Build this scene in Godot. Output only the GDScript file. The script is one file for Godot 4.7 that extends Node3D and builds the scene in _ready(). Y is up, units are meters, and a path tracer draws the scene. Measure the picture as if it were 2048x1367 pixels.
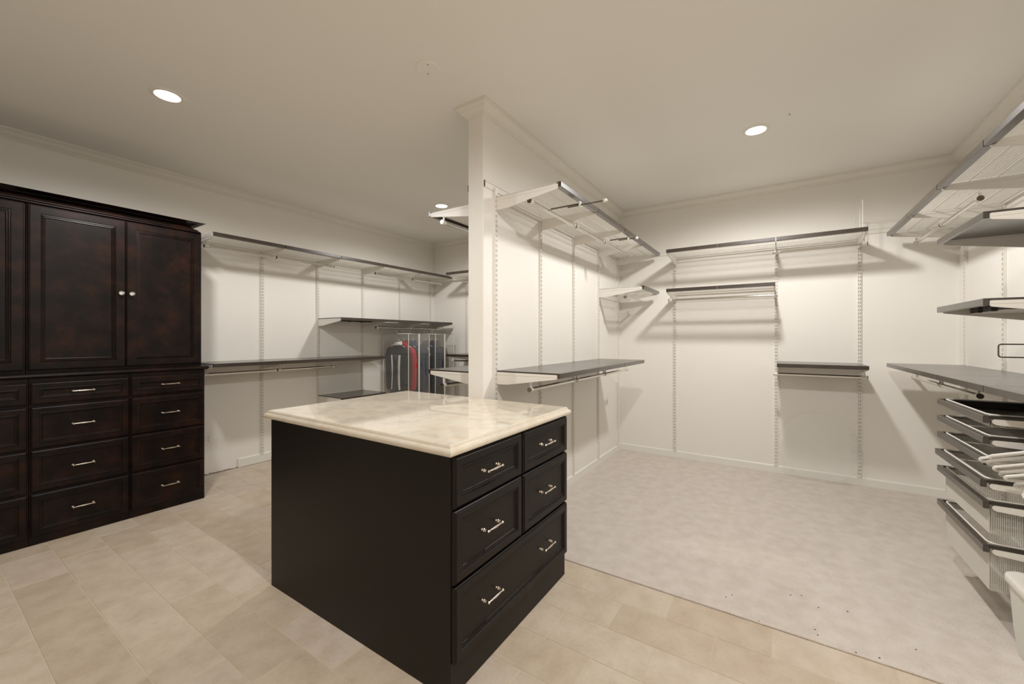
extends Node3D

# ------------------------------------------------------------------ mesh builder
class MB:
	var v := PackedVector3Array()
	var n := PackedVector3Array()

	func tri(a: Vector3, b: Vector3, c: Vector3, na: Vector3, nb: Vector3, nc: Vector3) -> void:
		if (b - a).cross(c - a).dot(na + nb + nc) > 0.0:
			v.append_array([a, c, b]); n.append_array([na, nc, nb])
		else:
			v.append_array([a, b, c]); n.append_array([na, nb, nc])

	func quad(a: Vector3, b: Vector3, c: Vector3, d: Vector3, hint: Vector3) -> void:
		var m := (c - a).cross(d - b)
		if m.length() < 1e-12: return
		m = m.normalized()
		if m.dot(hint) < 0.0: m = -m
		tri(a, b, c, m, m, m); tri(a, c, d, m, m, m)

	func box(c: Vector3, s: Vector3, bev := 0.0) -> MB:
		var h := s * 0.5
		if bev <= 0.0:
			for ax in 3:
				for sg in [-1.0, 1.0]:
					var nn := Vector3(); nn[ax] = sg
					var u := Vector3(); u[(ax + 1) % 3] = h[(ax + 1) % 3]
					var w := Vector3(); w[(ax + 2) % 3] = h[(ax + 2) % 3]
					var o: Vector3 = c + nn * h[ax]
					quad(o - u - w, o + u - w, o + u + w, o - u + w, nn)
			return self
		var i := h - Vector3(bev, bev, bev)
		for ax in 3:
			var a1 := (ax + 1) % 3
			var a2 := (ax + 2) % 3
			for sg in [-1.0, 1.0]:
				var nn := Vector3(); nn[ax] = sg
				var u := Vector3(); u[a1] = i[a1]
				var w := Vector3(); w[a2] = i[a2]
				var o: Vector3 = c + nn * h[ax]
				quad(o - u - w, o + u - w, o + u + w, o - u + w, nn)
			for s1 in [-1.0, 1.0]:
				for s2 in [-1.0, 1.0]:
					var p := Vector3(); p[a1] = s1 * h[a1]; p[a2] = s2 * i[a2]
					var q := Vector3(); q[a1] = s1 * i[a1]; q[a2] = s2 * h[a2]
					var e := Vector3(); e[ax] = i[ax]
					var hn := Vector3(); hn[a1] = s1; hn[a2] = s2
					quad(c + p - e, c + p + e, c + q + e, c + q - e, hn)
		for sx in [-1.0, 1.0]:
			for sy in [-1.0, 1.0]:
				for sz in [-1.0, 1.0]:
					var nn := Vector3(sx, sy, sz).normalized()
					tri(c + Vector3(sx * h.x, sy * i.y, sz * i.z), c + Vector3(sx * i.x, sy * h.y, sz * i.z), c + Vector3(sx * i.x, sy * i.y, sz * h.z), nn, nn, nn)
		return self

	func tube(pts: PackedVector3Array, rad, sides := 8, caps := true, closed := false) -> MB:
		var cnt := pts.size()
		var rings := []
		var nrm := []
		var t0 := (pts[1] - pts[0]).normalized()
		var up := Vector3.UP if absf(t0.y) < 0.9 else Vector3.RIGHT
		var nx := t0.cross(up).normalized()
		for k in cnt:
			var t: Vector3
			if closed: t = (pts[(k + 1) % cnt] - pts[(k - 1 + cnt) % cnt]).normalized()
			elif k == 0: t = (pts[1] - pts[0]).normalized()
			elif k == cnt - 1: t = (pts[k] - pts[k - 1]).normalized()
			else: t = ((pts[k + 1] - pts[k]).normalized() + (pts[k] - pts[k - 1]).normalized()).normalized()
			nx = (nx - t * nx.dot(t)).normalized()
			var ny := t.cross(nx)
			var r: float = rad[k] if rad is Array else rad
			var rp := PackedVector3Array()
			var rn := PackedVector3Array()
			for j in sides:
				var a := TAU * j / sides
				var d := nx * cos(a) + ny * sin(a)
				rp.append(pts[k] + d * r); rn.append(d)
			rings.append(rp); nrm.append(rn)
		for k in (cnt if closed else cnt - 1):
			var k2 := (k + 1) % cnt
			for j in sides:
				var j2 := (j + 1) % sides
				tri(rings[k][j], rings[k][j2], rings[k2][j2], nrm[k][j], nrm[k][j2], nrm[k2][j2])
				tri(rings[k][j], rings[k2][j2], rings[k2][j], nrm[k][j], nrm[k2][j2], nrm[k2][j])
		if caps and not closed:
			for e in [0, cnt - 1]:
				var t: Vector3 = (pts[0] - pts[1]).normalized() if e == 0 else (pts[e] - pts[e - 1]).normalized()
				for j in range(1, sides - 1):
					tri(rings[e][0], rings[e][j], rings[e][j + 1], t, t, t)
		return self

	# rows of points; normals by differences; hint: centre line to face away from
	func loft(rows: Array, closed := true, outward := true) -> MB:
		var R := rows.size()
		var C: int = rows[0].size()
		var nr := []
		for i in R:
			var cen := Vector3()
			for p in rows[i]: cen += p
			cen /= C
			var rn := PackedVector3Array()
			for j in C:
				var jn := (j + 1) % C if closed else mini(j + 1, C - 1)
				var jp := (j - 1 + C) % C if closed else maxi(j - 1, 0)
				var du: Vector3 = rows[i][jn] - rows[i][jp]
				var dv: Vector3 = rows[mini(i + 1, R - 1)][j] - rows[maxi(i - 1, 0)][j]
				var m := du.cross(dv)
				m = m.normalized() if m.length() > 1e-12 else Vector3.UP
				if outward and m.dot(rows[i][j] - cen) < 0.0: m = -m
				rn.append(m)
			nr.append(rn)
		for i in R - 1:
			for j in (C if closed else C - 1):
				var j2 := (j + 1) % C
				tri(rows[i][j], rows[i][j2], rows[i + 1][j2], nr[i][j], nr[i][j2], nr[i + 1][j2])
				tri(rows[i][j], rows[i + 1][j2], rows[i + 1][j], nr[i][j], nr[i + 1][j2], nr[i + 1][j])
		return self

	# profile of (radius, height) about the y axis
	func lathe(prof: Array, sides := 16, flat := false) -> MB:
		for k in prof.size() - 1:
			var p: Vector2 = prof[k]
			var q: Vector2 = prof[k + 1]
			var d := q - p
			var m := Vector2(d.y, -d.x).normalized()
			for j in sides:
				var a := TAU * j / sides
				var b := TAU * (j + 1) / sides
				var A := Vector3(cos(a), 0, sin(a))
				var B := Vector3(cos(b), 0, sin(b))
				var na := A * m.x + Vector3.UP * m.y
				var nb := B * m.x + Vector3.UP * m.y
				if flat:
					na = (na + nb).normalized(); nb = na
				var pa := A * p.x + Vector3.UP * p.y
				var pb := B * p.x + Vector3.UP * p.y
				var qa := A * q.x + Vector3.UP * q.y
				var qb := B * q.x + Vector3.UP * q.y
				if p.x > 1e-6: tri(pa, pb, qb, na, nb, nb)
				if q.x > 1e-6: tri(pa, qb, qa, na, nb, na)
		return self

	# polygon in the local (x, y) plane pushed along z from z0 to z1
	func prism(poly: PackedVector2Array, z0: float, z1: float) -> MB:
		var idx := Geometry2D.triangulate_polygon(poly)
		for k in range(0, idx.size(), 3):
			var a := poly[idx[k]]
			var b := poly[idx[k + 1]]
			var c := poly[idx[k + 2]]
			tri(Vector3(a.x, a.y, z0), Vector3(b.x, b.y, z0), Vector3(c.x, c.y, z0), Vector3.FORWARD, Vector3.FORWARD, Vector3.FORWARD)
			tri(Vector3(a.x, a.y, z1), Vector3(b.x, b.y, z1), Vector3(c.x, c.y, z1), Vector3.BACK, Vector3.BACK, Vector3.BACK)
		var area := 0.0
		for k in poly.size():
			var a := poly[k]
			var b := poly[(k + 1) % poly.size()]
			area += a.x * b.y - b.x * a.y
		for k in poly.size():
			var a := poly[k]
			var b := poly[(k + 1) % poly.size()]
			var o := Vector3(b.y - a.y, a.x - b.x, 0) * signf(area)
			quad(Vector3(a.x, a.y, z0), Vector3(b.x, b.y, z0), Vector3(b.x, b.y, z1), Vector3(a.x, a.y, z1), o)
		return self

	# rectangular rings in the (x, y) plane, profile of (inset, z); front cap closes the last ring
	func rings(w: float, h: float, prof: Array, back := false) -> MB:
		var corners := func(i: float, z: float) -> Array:
			return [Vector3(-w / 2 + i, -h / 2 + i, z), Vector3(w / 2 - i, -h / 2 + i, z), Vector3(w / 2 - i, h / 2 - i, z), Vector3(-w / 2 + i, h / 2 - i, z)]
		var side := [Vector3(0, -1, 0), Vector3(1, 0, 0), Vector3(0, 1, 0), Vector3(-1, 0, 0)]
		for k in prof.size() - 1:
			var a: Array = corners.call(prof[k].x, prof[k].y)
			var b: Array = corners.call(prof[k + 1].x, prof[k + 1].y)
			var di: float = prof[k + 1].x - prof[k].x
			var dz: float = prof[k + 1].y - prof[k].y
			for s in 4:
				var hint: Vector3 = side[s] * dz + Vector3(0, 0, 1) * di
				quad(a[s], a[(s + 1) % 4], b[(s + 1) % 4], b[s], hint)
		var e: Array = corners.call(prof[-1].x, prof[-1].y)
		quad(e[0], e[1], e[2], e[3], Vector3.BACK)
		if back:
			var f: Array = corners.call(prof[0].x, prof[0].y)
			quad(f[0], f[1], f[2], f[3], Vector3.FORWARD)
		return self

	func xf(t: Transform3D, from := 0) -> MB:
		for k in range(from, v.size()):
			v[k] = t * v[k]
			n[k] = (t.basis * n[k]).normalized()
		if t.basis.determinant() < 0.0:
			for k in range(from, v.size(), 3):
				var s := v[k + 1]; v[k + 1] = v[k + 2]; v[k + 2] = s
				s = n[k + 1]; n[k + 1] = n[k + 2]; n[k + 2] = s
		return self

	func add(o: MB, t := Transform3D.IDENTITY) -> MB:
		var from := v.size()
		v.append_array(o.v); n.append_array(o.n)
		return xf(t, from)

	func mesh() -> ArrayMesh:
		var arr := []
		arr.resize(Mesh.ARRAY_MAX)
		arr[Mesh.ARRAY_VERTEX] = v
		arr[Mesh.ARRAY_NORMAL] = n
		var m := ArrayMesh.new()
		m.add_surface_from_arrays(Mesh.PRIMITIVE_TRIANGLES, arr)
		return m

# ------------------------------------------------------------------ tree helpers
var M := {}
var cache := {}
var used := {}
const ORD := ["first", "second", "third", "fourth", "fifth", "sixth", "seventh"]

func numbered(called: String) -> String:
	var k: int = used.get(called, -1) + 1
	used[called] = k
	return called if k == 0 else "%s_%03d" % [called, k]

func tag(o: Node, label: String, category := "", group := "", kind := "") -> void:
	if label != "": o.set_meta("label", label)
	if category != "": o.set_meta("category", category)
	if group != "": o.set_meta("group", group)
	if kind != "": o.set_meta("kind", kind)

func thing(called: String, label: String, category: String, at := Vector3.ZERO, turn := 0.0, group := "") -> Node3D:
	var o := Node3D.new()
	o.name = numbered(called)
	o.position = at
	o.rotation.y = turn
	tag(o, label, category, group)
	add_child(o)
	return o

func part(called: String, m, mat: Material, parent: Node, at := Vector3.ZERO, label := "") -> MeshInstance3D:
	var o := MeshInstance3D.new()
	o.name = called
	o.mesh = m.mesh() if m is MB else m
	o.material_override = null
	o.mesh = o.mesh
	o.set_surface_override_material(0, mat)
	o.position = at
	o.cast_shadow = GeometryInstance3D.SHADOW_CASTING_SETTING_ON
	if label != "": o.set_meta("label", label)
	parent.add_child(o, true)
	return o

func single(called: String, m, mat: Material, label: String, category: String, at := Vector3.ZERO, turn := 0.0, group := "") -> MeshInstance3D:
	var o := part(numbered(called), m, mat, self, at)
	o.rotation.y = turn
	tag(o, label, category, group)
	return o

func struct(called: String, m, mat: Material, label: String, category: String) -> MeshInstance3D:
	var o := part(called, m, mat, self)
	tag(o, label, category, "", "structure")
	return o

# ------------------------------------------------------------------ materials
func noise(seed_: int, freq: float, oct := 4) -> FastNoiseLite:
	var f := FastNoiseLite.new()
	f.seed = seed_
	f.frequency = freq
	f.fractal_octaves = oct
	f.noise_type = FastNoiseLite.TYPE_SIMPLEX_SMOOTH
	return f

func seamless(seed_: int, freq: float, size: int, oct := 4) -> Image:
	return noise(seed_, freq, oct).get_seamless_image(size, size)

func mixed(a: Image, b: Image, wb: float, cols: Array, size: int, speck := 0.0, seed_ := 1) -> ImageTexture:
	var im := Image.create(size, size, true, Image.FORMAT_RGB8)
	var rng := RandomNumberGenerator.new()
	rng.seed = seed_
	for y in size:
		for x in size:
			var t: float = a.get_pixel(x, y).r * (1.0 - wb) + b.get_pixel(x, y).r * wb
			if speck > 0.0: t += rng.randf_range(-speck, speck)
			t = clampf(t, 0.0, 0.9999) * (cols.size() - 1)
			var k := int(t)
			im.set_pixel(x, y, cols[k].lerp(cols[k + 1], t - k))
	im.generate_mipmaps()
	return ImageTexture.create_from_image(im)

func bumps(src: Image, strength: float) -> ImageTexture:
	var im: Image = src.duplicate()
	im.bump_map_to_normal_map(strength)
	return ImageTexture.create_from_image(im)

func mat(c: Color, rough := 0.6, metal := 0.0) -> StandardMaterial3D:
	var m := StandardMaterial3D.new()
	m.albedo_color = c
	m.roughness = rough
	m.metallic = metal
	return m

func triplanar(m: StandardMaterial3D, scale: float, world := true, off := Vector3.ZERO) -> StandardMaterial3D:
	m.uv1_triplanar = true
	m.uv1_world_triplanar = world
	m.uv1_scale = Vector3(scale, scale, scale)
	m.uv1_offset = off
	return m

func rgb(r: int, g: int, b: int) -> Color:
	return Color8(r, g, b)

func make_materials() -> void:
	var grain := seamless(11, 0.06, 256, 3)
	var wall_n := bumps(grain, 1.2)
	for e in [["wall", rgb(241, 237, 229)], ["ceiling", rgb(243, 240, 233)], ["trim", rgb(236, 231, 221)]]:
		var m := mat(e[1], 0.75 if e[0] != "trim" else 0.45)
		if e[0] != "trim":
			m.normal_enabled = true
			m.normal_texture = wall_n
			m.normal_scale = 0.10
			triplanar(m, 5.0)
		M[e[0]] = m
	M.base = mat(rgb(238, 236, 228), 0.4)
	M.white_metal = mat(rgb(236, 231, 222), 0.35)
	M.wire = mat(rgb(236, 231, 221), 0.4)
	M.chrome = mat(rgb(225, 222, 216), 0.12, 1.0)
	M.dark_chrome = mat(rgb(120, 112, 102), 0.2, 1.0)
	M.nickel = mat(rgb(240, 232, 220), 0.14, 1.0)
	M.crystal = mat(rgb(245, 244, 240), 0.08, 0.85)
	M.screw = mat(rgb(70, 64, 56), 0.5)
	M.black = mat(rgb(16, 13, 11), 0.5)
	M.plastic = mat(rgb(238, 234, 226), 0.3)
	M.tub = mat(rgb(222, 222, 212), 0.35)
	M.knob = mat(rgb(235, 230, 220), 0.2)
	# espresso wood
	var big := seamless(3, 0.012, 512, 4)
	var fine := seamless(4, 0.05, 512, 4)
	var esp := mixed(big, fine, 0.25, [rgb(12, 9, 8), rgb(17, 12, 11), rgb(27, 17, 13), rgb(43, 24, 17), rgb(52, 30, 20)], 512)
	var w := mat(Color.WHITE, 0.36)
	w.albedo_texture = esp
	w.metallic_specular = 0.32
	triplanar(w, 0.8)
	M.espresso = w
	var wi := mat(rgb(32, 27, 23), 0.42)
	wi.metallic_specular = 0.32
	M.island = wi
	# walnut laminate of the shelves
	var wal := mixed(seamless(8, 0.02, 256, 3), seamless(9, 0.09, 256, 3), 0.5, [rgb(48, 40, 33), rgb(58, 49, 41), rgb(67, 57, 48)], 256)
	var ws := mat(Color.WHITE, 0.30)
	ws.albedo_texture = wal
	ws.clearcoat_enabled = true
	ws.clearcoat = 0.6
	ws.clearcoat_roughness = 0.25
	triplanar(ws, 1.5)
	M.walnut = ws
	M.walnut_dark = mat(rgb(50, 43, 36), 0.4)
	# stone tiles: six tones sharing one texture
	var ta := seamless(21, 0.011, 512, 5)
	var tb := seamless(22, 0.06, 512, 4)
	var tt := mixed(ta, tb, 0.3, [rgb(196, 180, 162), rgb(208, 193, 176), rgb(214, 201, 185), rgb(220, 208, 193), rgb(202, 186, 167)], 512, 0.03, 5)
	var tn := bumps(tb, 1.5)
	var tones := [rgb(255, 252, 246), rgb(250, 247, 242), rgb(252, 248, 241), rgb(243, 237, 228), rgb(253, 249, 245), rgb(247, 241, 231)]
	for k in tones.size():
		var m := mat(tones[k], 0.42)
		m.albedo_texture = tt
		m.normal_enabled = true
		m.normal_texture = tn
		m.normal_scale = 0.16
		triplanar(m, 1.1, true, Vector3(0.37 * k, 0.0, 0.61 * k))
		M["tile%d" % k] = m
	M.grout = mat(rgb(216, 203, 180), 0.9)
	# carpet
	var ca := seamless(31, 0.01, 512, 4)
	var cb := seamless(32, 0.22, 512, 2)
	var ct := mixed(ca, cb, 0.45, [rgb(204, 192, 181), rgb(216, 205, 194), rgb(224, 214, 204), rgb(231, 223, 213)], 512, 0.10, 9)
	var cm := mat(Color.WHITE, 0.95)
	cm.albedo_texture = ct
	cm.normal_enabled = true
	cm.normal_texture = bumps(cb, 5.0)
	cm.normal_scale = 0.5
	triplanar(cm, 1.6)
	M.carpet = cm
	# polished marble
	var ma := seamless(41, 0.008, 512, 5)
	var mb := seamless(42, 0.03, 512, 4)
	var mt := mixed(ma, mb, 0.35, [rgb(226, 205, 178), rgb(226, 212, 190), rgb(232, 222, 204), rgb(216, 206, 188), rgb(236, 228, 212)], 512)
	var mm := mat(Color.WHITE, 0.05)
	mm.albedo_texture = mt
	mm.metallic_specular = 0.65
	triplanar(mm, 0.9)
	M.marble = mm
	# clear things
	var g := mat(Color(0.93, 0.96, 0.95, 0.06), 0.02)
	g.transparency = BaseMaterial3D.TRANSPARENCY_ALPHA
	M.glass = g
	var ge := mat(Color(0.62, 0.70, 0.66, 0.45), 0.05)
	ge.transparency = BaseMaterial3D.TRANSPARENCY_ALPHA
	M.glass_edge = ge
	var f := mat(Color(0.92, 0.91, 0.88, 0.10), 0.06)
	f.transparency = BaseMaterial3D.TRANSPARENCY_ALPHA
	M.film = f
	var cl := mat(Color(0.9, 0.88, 0.84, 0.45), 0.06)
	cl.transparency = BaseMaterial3D.TRANSPARENCY_ALPHA
	M.clear_plastic = cl
	# cloth
	for e in [["cloth_black", rgb(26, 29, 36)], ["cloth_navy", rgb(32, 44, 66)], ["cloth_denim", rgb(44, 62, 88)], ["cloth_red", rgb(176, 18, 40)], ["cloth_white", rgb(226, 226, 220)], ["cloth_grey", rgb(92, 96, 102)], ["cloth_brown", rgb(88, 78, 66)]]:
		var m := mat(e[1], 0.8)
		m.rim_enabled = true
		m.rim = 0.25
		M[e[0]] = m
	var lamp := mat(Color.WHITE, 0.5)
	lamp.emission_enabled = true
	lamp.emission = Color(1.0, 0.97, 0.92)
	lamp.emission_energy_multiplier = 5.0
	M.lamp = lamp

# ------------------------------------------------------------------ room sizes
const LX := -4.53
const PX := -1.5395
const QX := -1.660
const RX := 1.217
const BZ := -4.668
const PE := -2.024
const FZ := 1.35
const HC := 2.765
const SPOTS := [Vector2(-3.08, -0.91), Vector2(-3.11, -3.33), Vector2(-0.125, -3.33), Vector2(-0.125, -0.91)]

# wall key -> [turn, fixed coordinate]; side walls run along z, the back wall along x
func on_wall(w: String, a: float, y: float) -> Vector3:
	match w:
		"L": return Vector3(LX, y, a)
		"P": return Vector3(PX, y, a)
		"R": return Vector3(RX, y, a)
		"Q": return Vector3(QX, y, a)
	return Vector3(a, y, BZ)

func turn_of(w: String) -> float:
	match w:
		"L", "P": return PI / 2
		"R", "Q": return -PI / 2
	return 0.0

# ------------------------------------------------------------------ shelving system
func slotted_standard(h: float) -> ArrayMesh:
	var key := "std%.3f" % h
	if cache.has(key): return cache[key]
	var m := MB.new()
	var d := 0.016
	var xs := [-0.0125, -0.0075, -0.0035, 0.0035, 0.0075, 0.0125]
	var y := 0.012
	var pitch := 0.032
	var rows := [[0.0, y]]
	while y + pitch < h - 0.01:
		rows.append([y, y + 0.018, true])
		rows.append([y + 0.018, y + pitch])
		y += pitch
	rows.append([y, h])
	for r in rows:
		if r.size() == 2:
			m.quad(Vector3(xs[0], r[0], d), Vector3(xs[5], r[0], d), Vector3(xs[5], r[1], d), Vector3(xs[0], r[1], d), Vector3.BACK)
		else:
			for s in [0, 2, 4]:
				m.quad(Vector3(xs[s], r[0], d), Vector3(xs[s + 1], r[0], d), Vector3(xs[s + 1], r[1], d), Vector3(xs[s], r[1], d), Vector3.BACK)
	for s in [-1.0, 1.0]:
		m.quad(Vector3(s * 0.0125, 0, 0), Vector3(s * 0.0125, h, 0), Vector3(s * 0.0125, h, d), Vector3(s * 0.0125, 0, d), Vector3(s, 0, 0))
		m.quad(Vector3(s * 0.0113, 0, 0), Vector3(s * 0.0113, h, 0), Vector3(s * 0.0113, h, d - 0.001), Vector3(s * 0.0113, 0, d - 0.001), Vector3(-s, 0, 0))
	m.quad(Vector3(-0.0125, h, 0), Vector3(0.0125, h, 0), Vector3(0.0125, h, d), Vector3(-0.0125, h, d), Vector3.UP)
	cache[key] = m.mesh()
	return cache[key]

func standard(w: String, a: float, y0: float, y1: float, label: String, group: String) -> void:
	var t := thing("wall_standard", label, "shelf upright", on_wall(w, a, y0), turn_of(w), group)
	part("channel", slotted_standard(y1 - y0), M.white_metal, t)
	if not cache.has("stdcap"):
		cache["stdcap"] = MB.new().box(Vector3(0, -0.008, 0.009), Vector3(0.030, 0.016, 0.018), 0.003).mesh()
	part("end_cap", cache["stdcap"], M.tub, t)

func bracket(w: String, a: float, top: float, depth: float, label: String, group: String) -> void:
	var key := "brk%.3f" % depth
	if not cache.has(key):
		var e := depth - 0.020
		var m := MB.new()
		var side := PackedVector2Array([Vector2(0.0165, -0.080), Vector2(0.0165, 0), Vector2(e - 0.004, 0), Vector2(e, -0.004), Vector2(e, -0.020), Vector2(e - 0.006, -0.027), Vector2(0.10, -0.078)])
		m.prism(side, -0.005, 0.005)
		var band := PackedVector2Array([Vector2(0.0165, -0.018), Vector2(0.0165, -0.0003), Vector2(e - 0.006, -0.0003), Vector2(e - 0.002, -0.006), Vector2(e - 0.002, -0.015)])
		m.prism(band, -0.0068, 0.0068)
		m.xf(Transform3D(Basis(Vector3(0, 0, 1), Vector3(0, 1, 0), Vector3(-1, 0, 0)), Vector3.ZERO))
		cache[key] = m.mesh()
	single("shelf_bracket", cache[key], M.white_metal, label, "bracket", on_wall(w, a, top), turn_of(w), group)

func fascia_mesh(l: float, depth: float) -> ArrayMesh:
	var key := "fas%.3f_%.3f" % [l, depth]
	if cache.has(key): return cache[key]
	var poly := PackedVector2Array([Vector2(depth - 0.034, -0.0015), Vector2(depth - 0.034, 0.0), Vector2(depth - 0.002, 0.0), Vector2(depth, -0.002), Vector2(depth, -0.029), Vector2(depth - 0.002, -0.031), Vector2(depth - 0.034, -0.031), Vector2(depth - 0.034, -0.0295), Vector2(depth - 0.018, -0.0285), Vector2(depth - 0.018, -0.0025)])
	var m := MB.new().prism(poly, -l / 2, l / 2)
	m.xf(Transform3D(Basis(Vector3(0, 0, 1), Vector3(0, 1, 0), Vector3(-1, 0, 0)), Vector3.ZERO))
	cache[key] = m.mesh()
	return cache[key]

func wire_deck(l: float, depth: float) -> ArrayMesh:
	var key := "deck%.3f_%.3f" % [l, depth]
	if cache.has(key): return cache[key]
	var m := MB.new()
	var cnt := int(l / 0.0115)
	for k in cnt + 1:
		var x := -l / 2 + 0.004 + (l - 0.008) * k / cnt
		m.tube(PackedVector3Array([Vector3(x, -0.004, 0.022), Vector3(x, -0.004, depth - 0.02)]), 0.0016, 4, false)
	for z in [0.024, 0.125, 0.23, 0.335, depth - 0.038]:
		m.tube(PackedVector3Array([Vector3(-l / 2 + 0.002, -0.0078, z), Vector3(l / 2 - 0.002, -0.0078, z)]), 0.0028, 6)
	for k in 28:
		var z := 0.03 + (depth - 0.06) * k / 27.0
		m.tube(PackedVector3Array([Vector3(-l / 2 + 0.004, -0.0065, z), Vector3(l / 2 - 0.004, -0.0065, z)]), 0.0011, 4, false)
	cache[key] = m.mesh()
	return cache[key]

func mesh_shelf(w: String, a0: float, a1: float, top: float, depth: float, label: String, group: String, pieces := 1) -> void:
	var l := absf(a1 - a0) - 0.004
	var t := thing("mesh_shelf", label, "wire shelf", on_wall(w, (a0 + a1) / 2, top), turn_of(w), group)
	var d := part("wire_deck", wire_deck(l, depth), M.wire, t, Vector3.ZERO, "white wire deck")
	d.set_meta("kind", "stuff")
	var p := l / pieces
	for k in pieces:
		part("front_edge", fascia_mesh(p - 0.003, depth), M.walnut, t, Vector3(-l / 2 + p * (k + 0.5), 0, 0), "dark wood-look front edge")
	var bk := "back%.3f" % l
	if not cache.has(bk): cache[bk] = MB.new().box(Vector3(0, -0.012, 0.0195), Vector3(l, 0.022, 0.003)).mesh()
	part("back_rail", cache[bk], M.wire, t)

func solid_shelf(w: String, a0: float, a1: float, top: float, depth: float, label: String, group: String) -> void:
	var l := absf(a1 - a0) - 0.0025
	var t := thing("solid_shelf", label, "shelf", on_wall(w, (a0 + a1) / 2, top), turn_of(w), group)
	var bk := "board%.3f_%.3f" % [l, depth]
	if not cache.has(bk):
		cache[bk] = MB.new().box(Vector3(0, -0.0045, (0.0175 + depth - 0.0185) / 2), Vector3(l, 0.009, depth - 0.036), 0.001).mesh()
		var lip := MB.new()
		lip.box(Vector3(0, -0.0155, depth - 0.009), Vector3(l, 0.031, 0.018), 0.0018)
		cache[bk + "lip"] = lip.mesh()
	part("board", cache[bk], M.walnut, t)
	part("front_edge", cache[bk + "lip"], M.walnut, t)

func closet_rod(w: String, a0: float, a1: float, y: float, out: float, drop: float, label: String, group: String) -> void:
	var l := absf(a1 - a0)
	var t := thing("closet_rod", label, "closet rod", on_wall(w, (a0 + a1) / 2, y), turn_of(w), group)
	var k := "rod%.3f_%.3f_%.3f" % [l, out, drop]
	if not cache.has(k):
		cache[k] = MB.new().tube(PackedVector3Array([Vector3(-l / 2 + 0.012, 0, out), Vector3(l / 2 - 0.012, 0, out)]), 0.0125, 16).mesh()
		cache[k + "c"] = MB.new().tube(PackedVector3Array([Vector3(-0.016, 0, out), Vector3(0.016, 0, out)]), 0.0142, 16).mesh()
		cache[k + "e"] = MB.new().tube(PackedVector3Array([Vector3(-0.002, 0, out), Vector3(0.002, 0, out)]), 0.0155, 16).mesh()
		var h := MB.new()
		h.prism(PackedVector2Array([Vector2(-0.0085, drop), Vector2(0.0085, drop), Vector2(0.005, 0.013), Vector2(-0.005, 0.013)]), -0.0025, 0.0025)
		h.xf(Transform3D(Basis(Vector3(0, 0, -1), Vector3(0, 1, 0), Vector3(1, 0, 0)), Vector3(0, 0, out)))
		cache[k + "h"] = h.mesh()
	part("tube", cache[k], M.chrome, t)
	for s in [-1.0, 1.0]:
		part("collar", cache[k + "c"], M.white_metal, t, Vector3(s * (l / 2 - 0.022), 0, 0))
		part("end_cap", cache[k + "e"], M.dark_chrome, t, Vector3(s * (l / 2 - 0.004), 0, 0))
		part("holder", cache[k + "h"], M.white_metal, t, Vector3(s * (l / 2 - 0.022), 0, 0), "white hanging holder")

func hang_rail(w: String, a0: float, a1: float, y: float, label: String) -> void:
	var l := absf(a1 - a0)
	var t := thing("hanging_rail", label, "wall rail", on_wall(w, (a0 + a1) / 2, y), turn_of(w))
	var m := MB.new()
	m.prism(PackedVector2Array([Vector2(0, -0.02), Vector2(0, 0.02), Vector2(0.007, 0.02), Vector2(0.0075, 0.0175), Vector2(0.003, 0.015), Vector2(0.003, -0.015), Vector2(0.0075, -0.0175), Vector2(0.007, -0.02)]), -l / 2, l / 2)
	m.xf(Transform3D(Basis(Vector3(0, 0, 1), Vector3(0, 1, 0), Vector3(-1, 0, 0)), Vector3.ZERO))
	part("channel", m, M.white_metal, t)
	for s in [-1.0, 1.0]:
		part("end_cap", MB.new().box(Vector3(s * (l / 2 + 0.002), 0, 0.005), Vector3(0.004, 0.042, 0.010), 0.001), M.dark_chrome, t)

# a run of shelves between joints, with its brackets
func shelf_run(kind: String, w: String, joints: Array, top: float, depth: float, where: String, from: String, gr: String) -> void:
	for k in joints.size() - 1:
		var nth: String = ORD[k] + " from " + from if joints.size() > 2 else "the only one"
		if kind == "mesh":
			mesh_shelf(w, joints[k], joints[k + 1], top, depth, "white wire shelf with dark front, %s, %s" % [nth, where], gr)
		else:
			solid_shelf(w, joints[k], joints[k + 1], top, depth, "dark solid shelf, %s, %s" % [nth, where], gr)
	for k in joints.size():
		var a: float = joints[k]
		var inset := 0.0075
		if k == 0: a += inset * signf(joints[1] - joints[0])
		elif k == joints.size() - 1: a -= inset * signf(joints[1] - joints[0])
		bracket(w, a, top - (0.0095 if kind == "solid" else 0.0115), depth, "white bracket, %s from %s, %s" % [ORD[k], from, where], "brackets, " + where)

func rod_run(w: String, joints: Array, y: float, out: float, drop: float, where: String, from: String) -> void:
	for k in joints.size() - 1:
		closet_rod(w, joints[k], joints[k + 1], y, out, drop, "chrome closet rod, %s, %s" % [ORD[k] + " from " + from if joints.size() > 2 else "single length", where], "rods, " + where)

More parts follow.
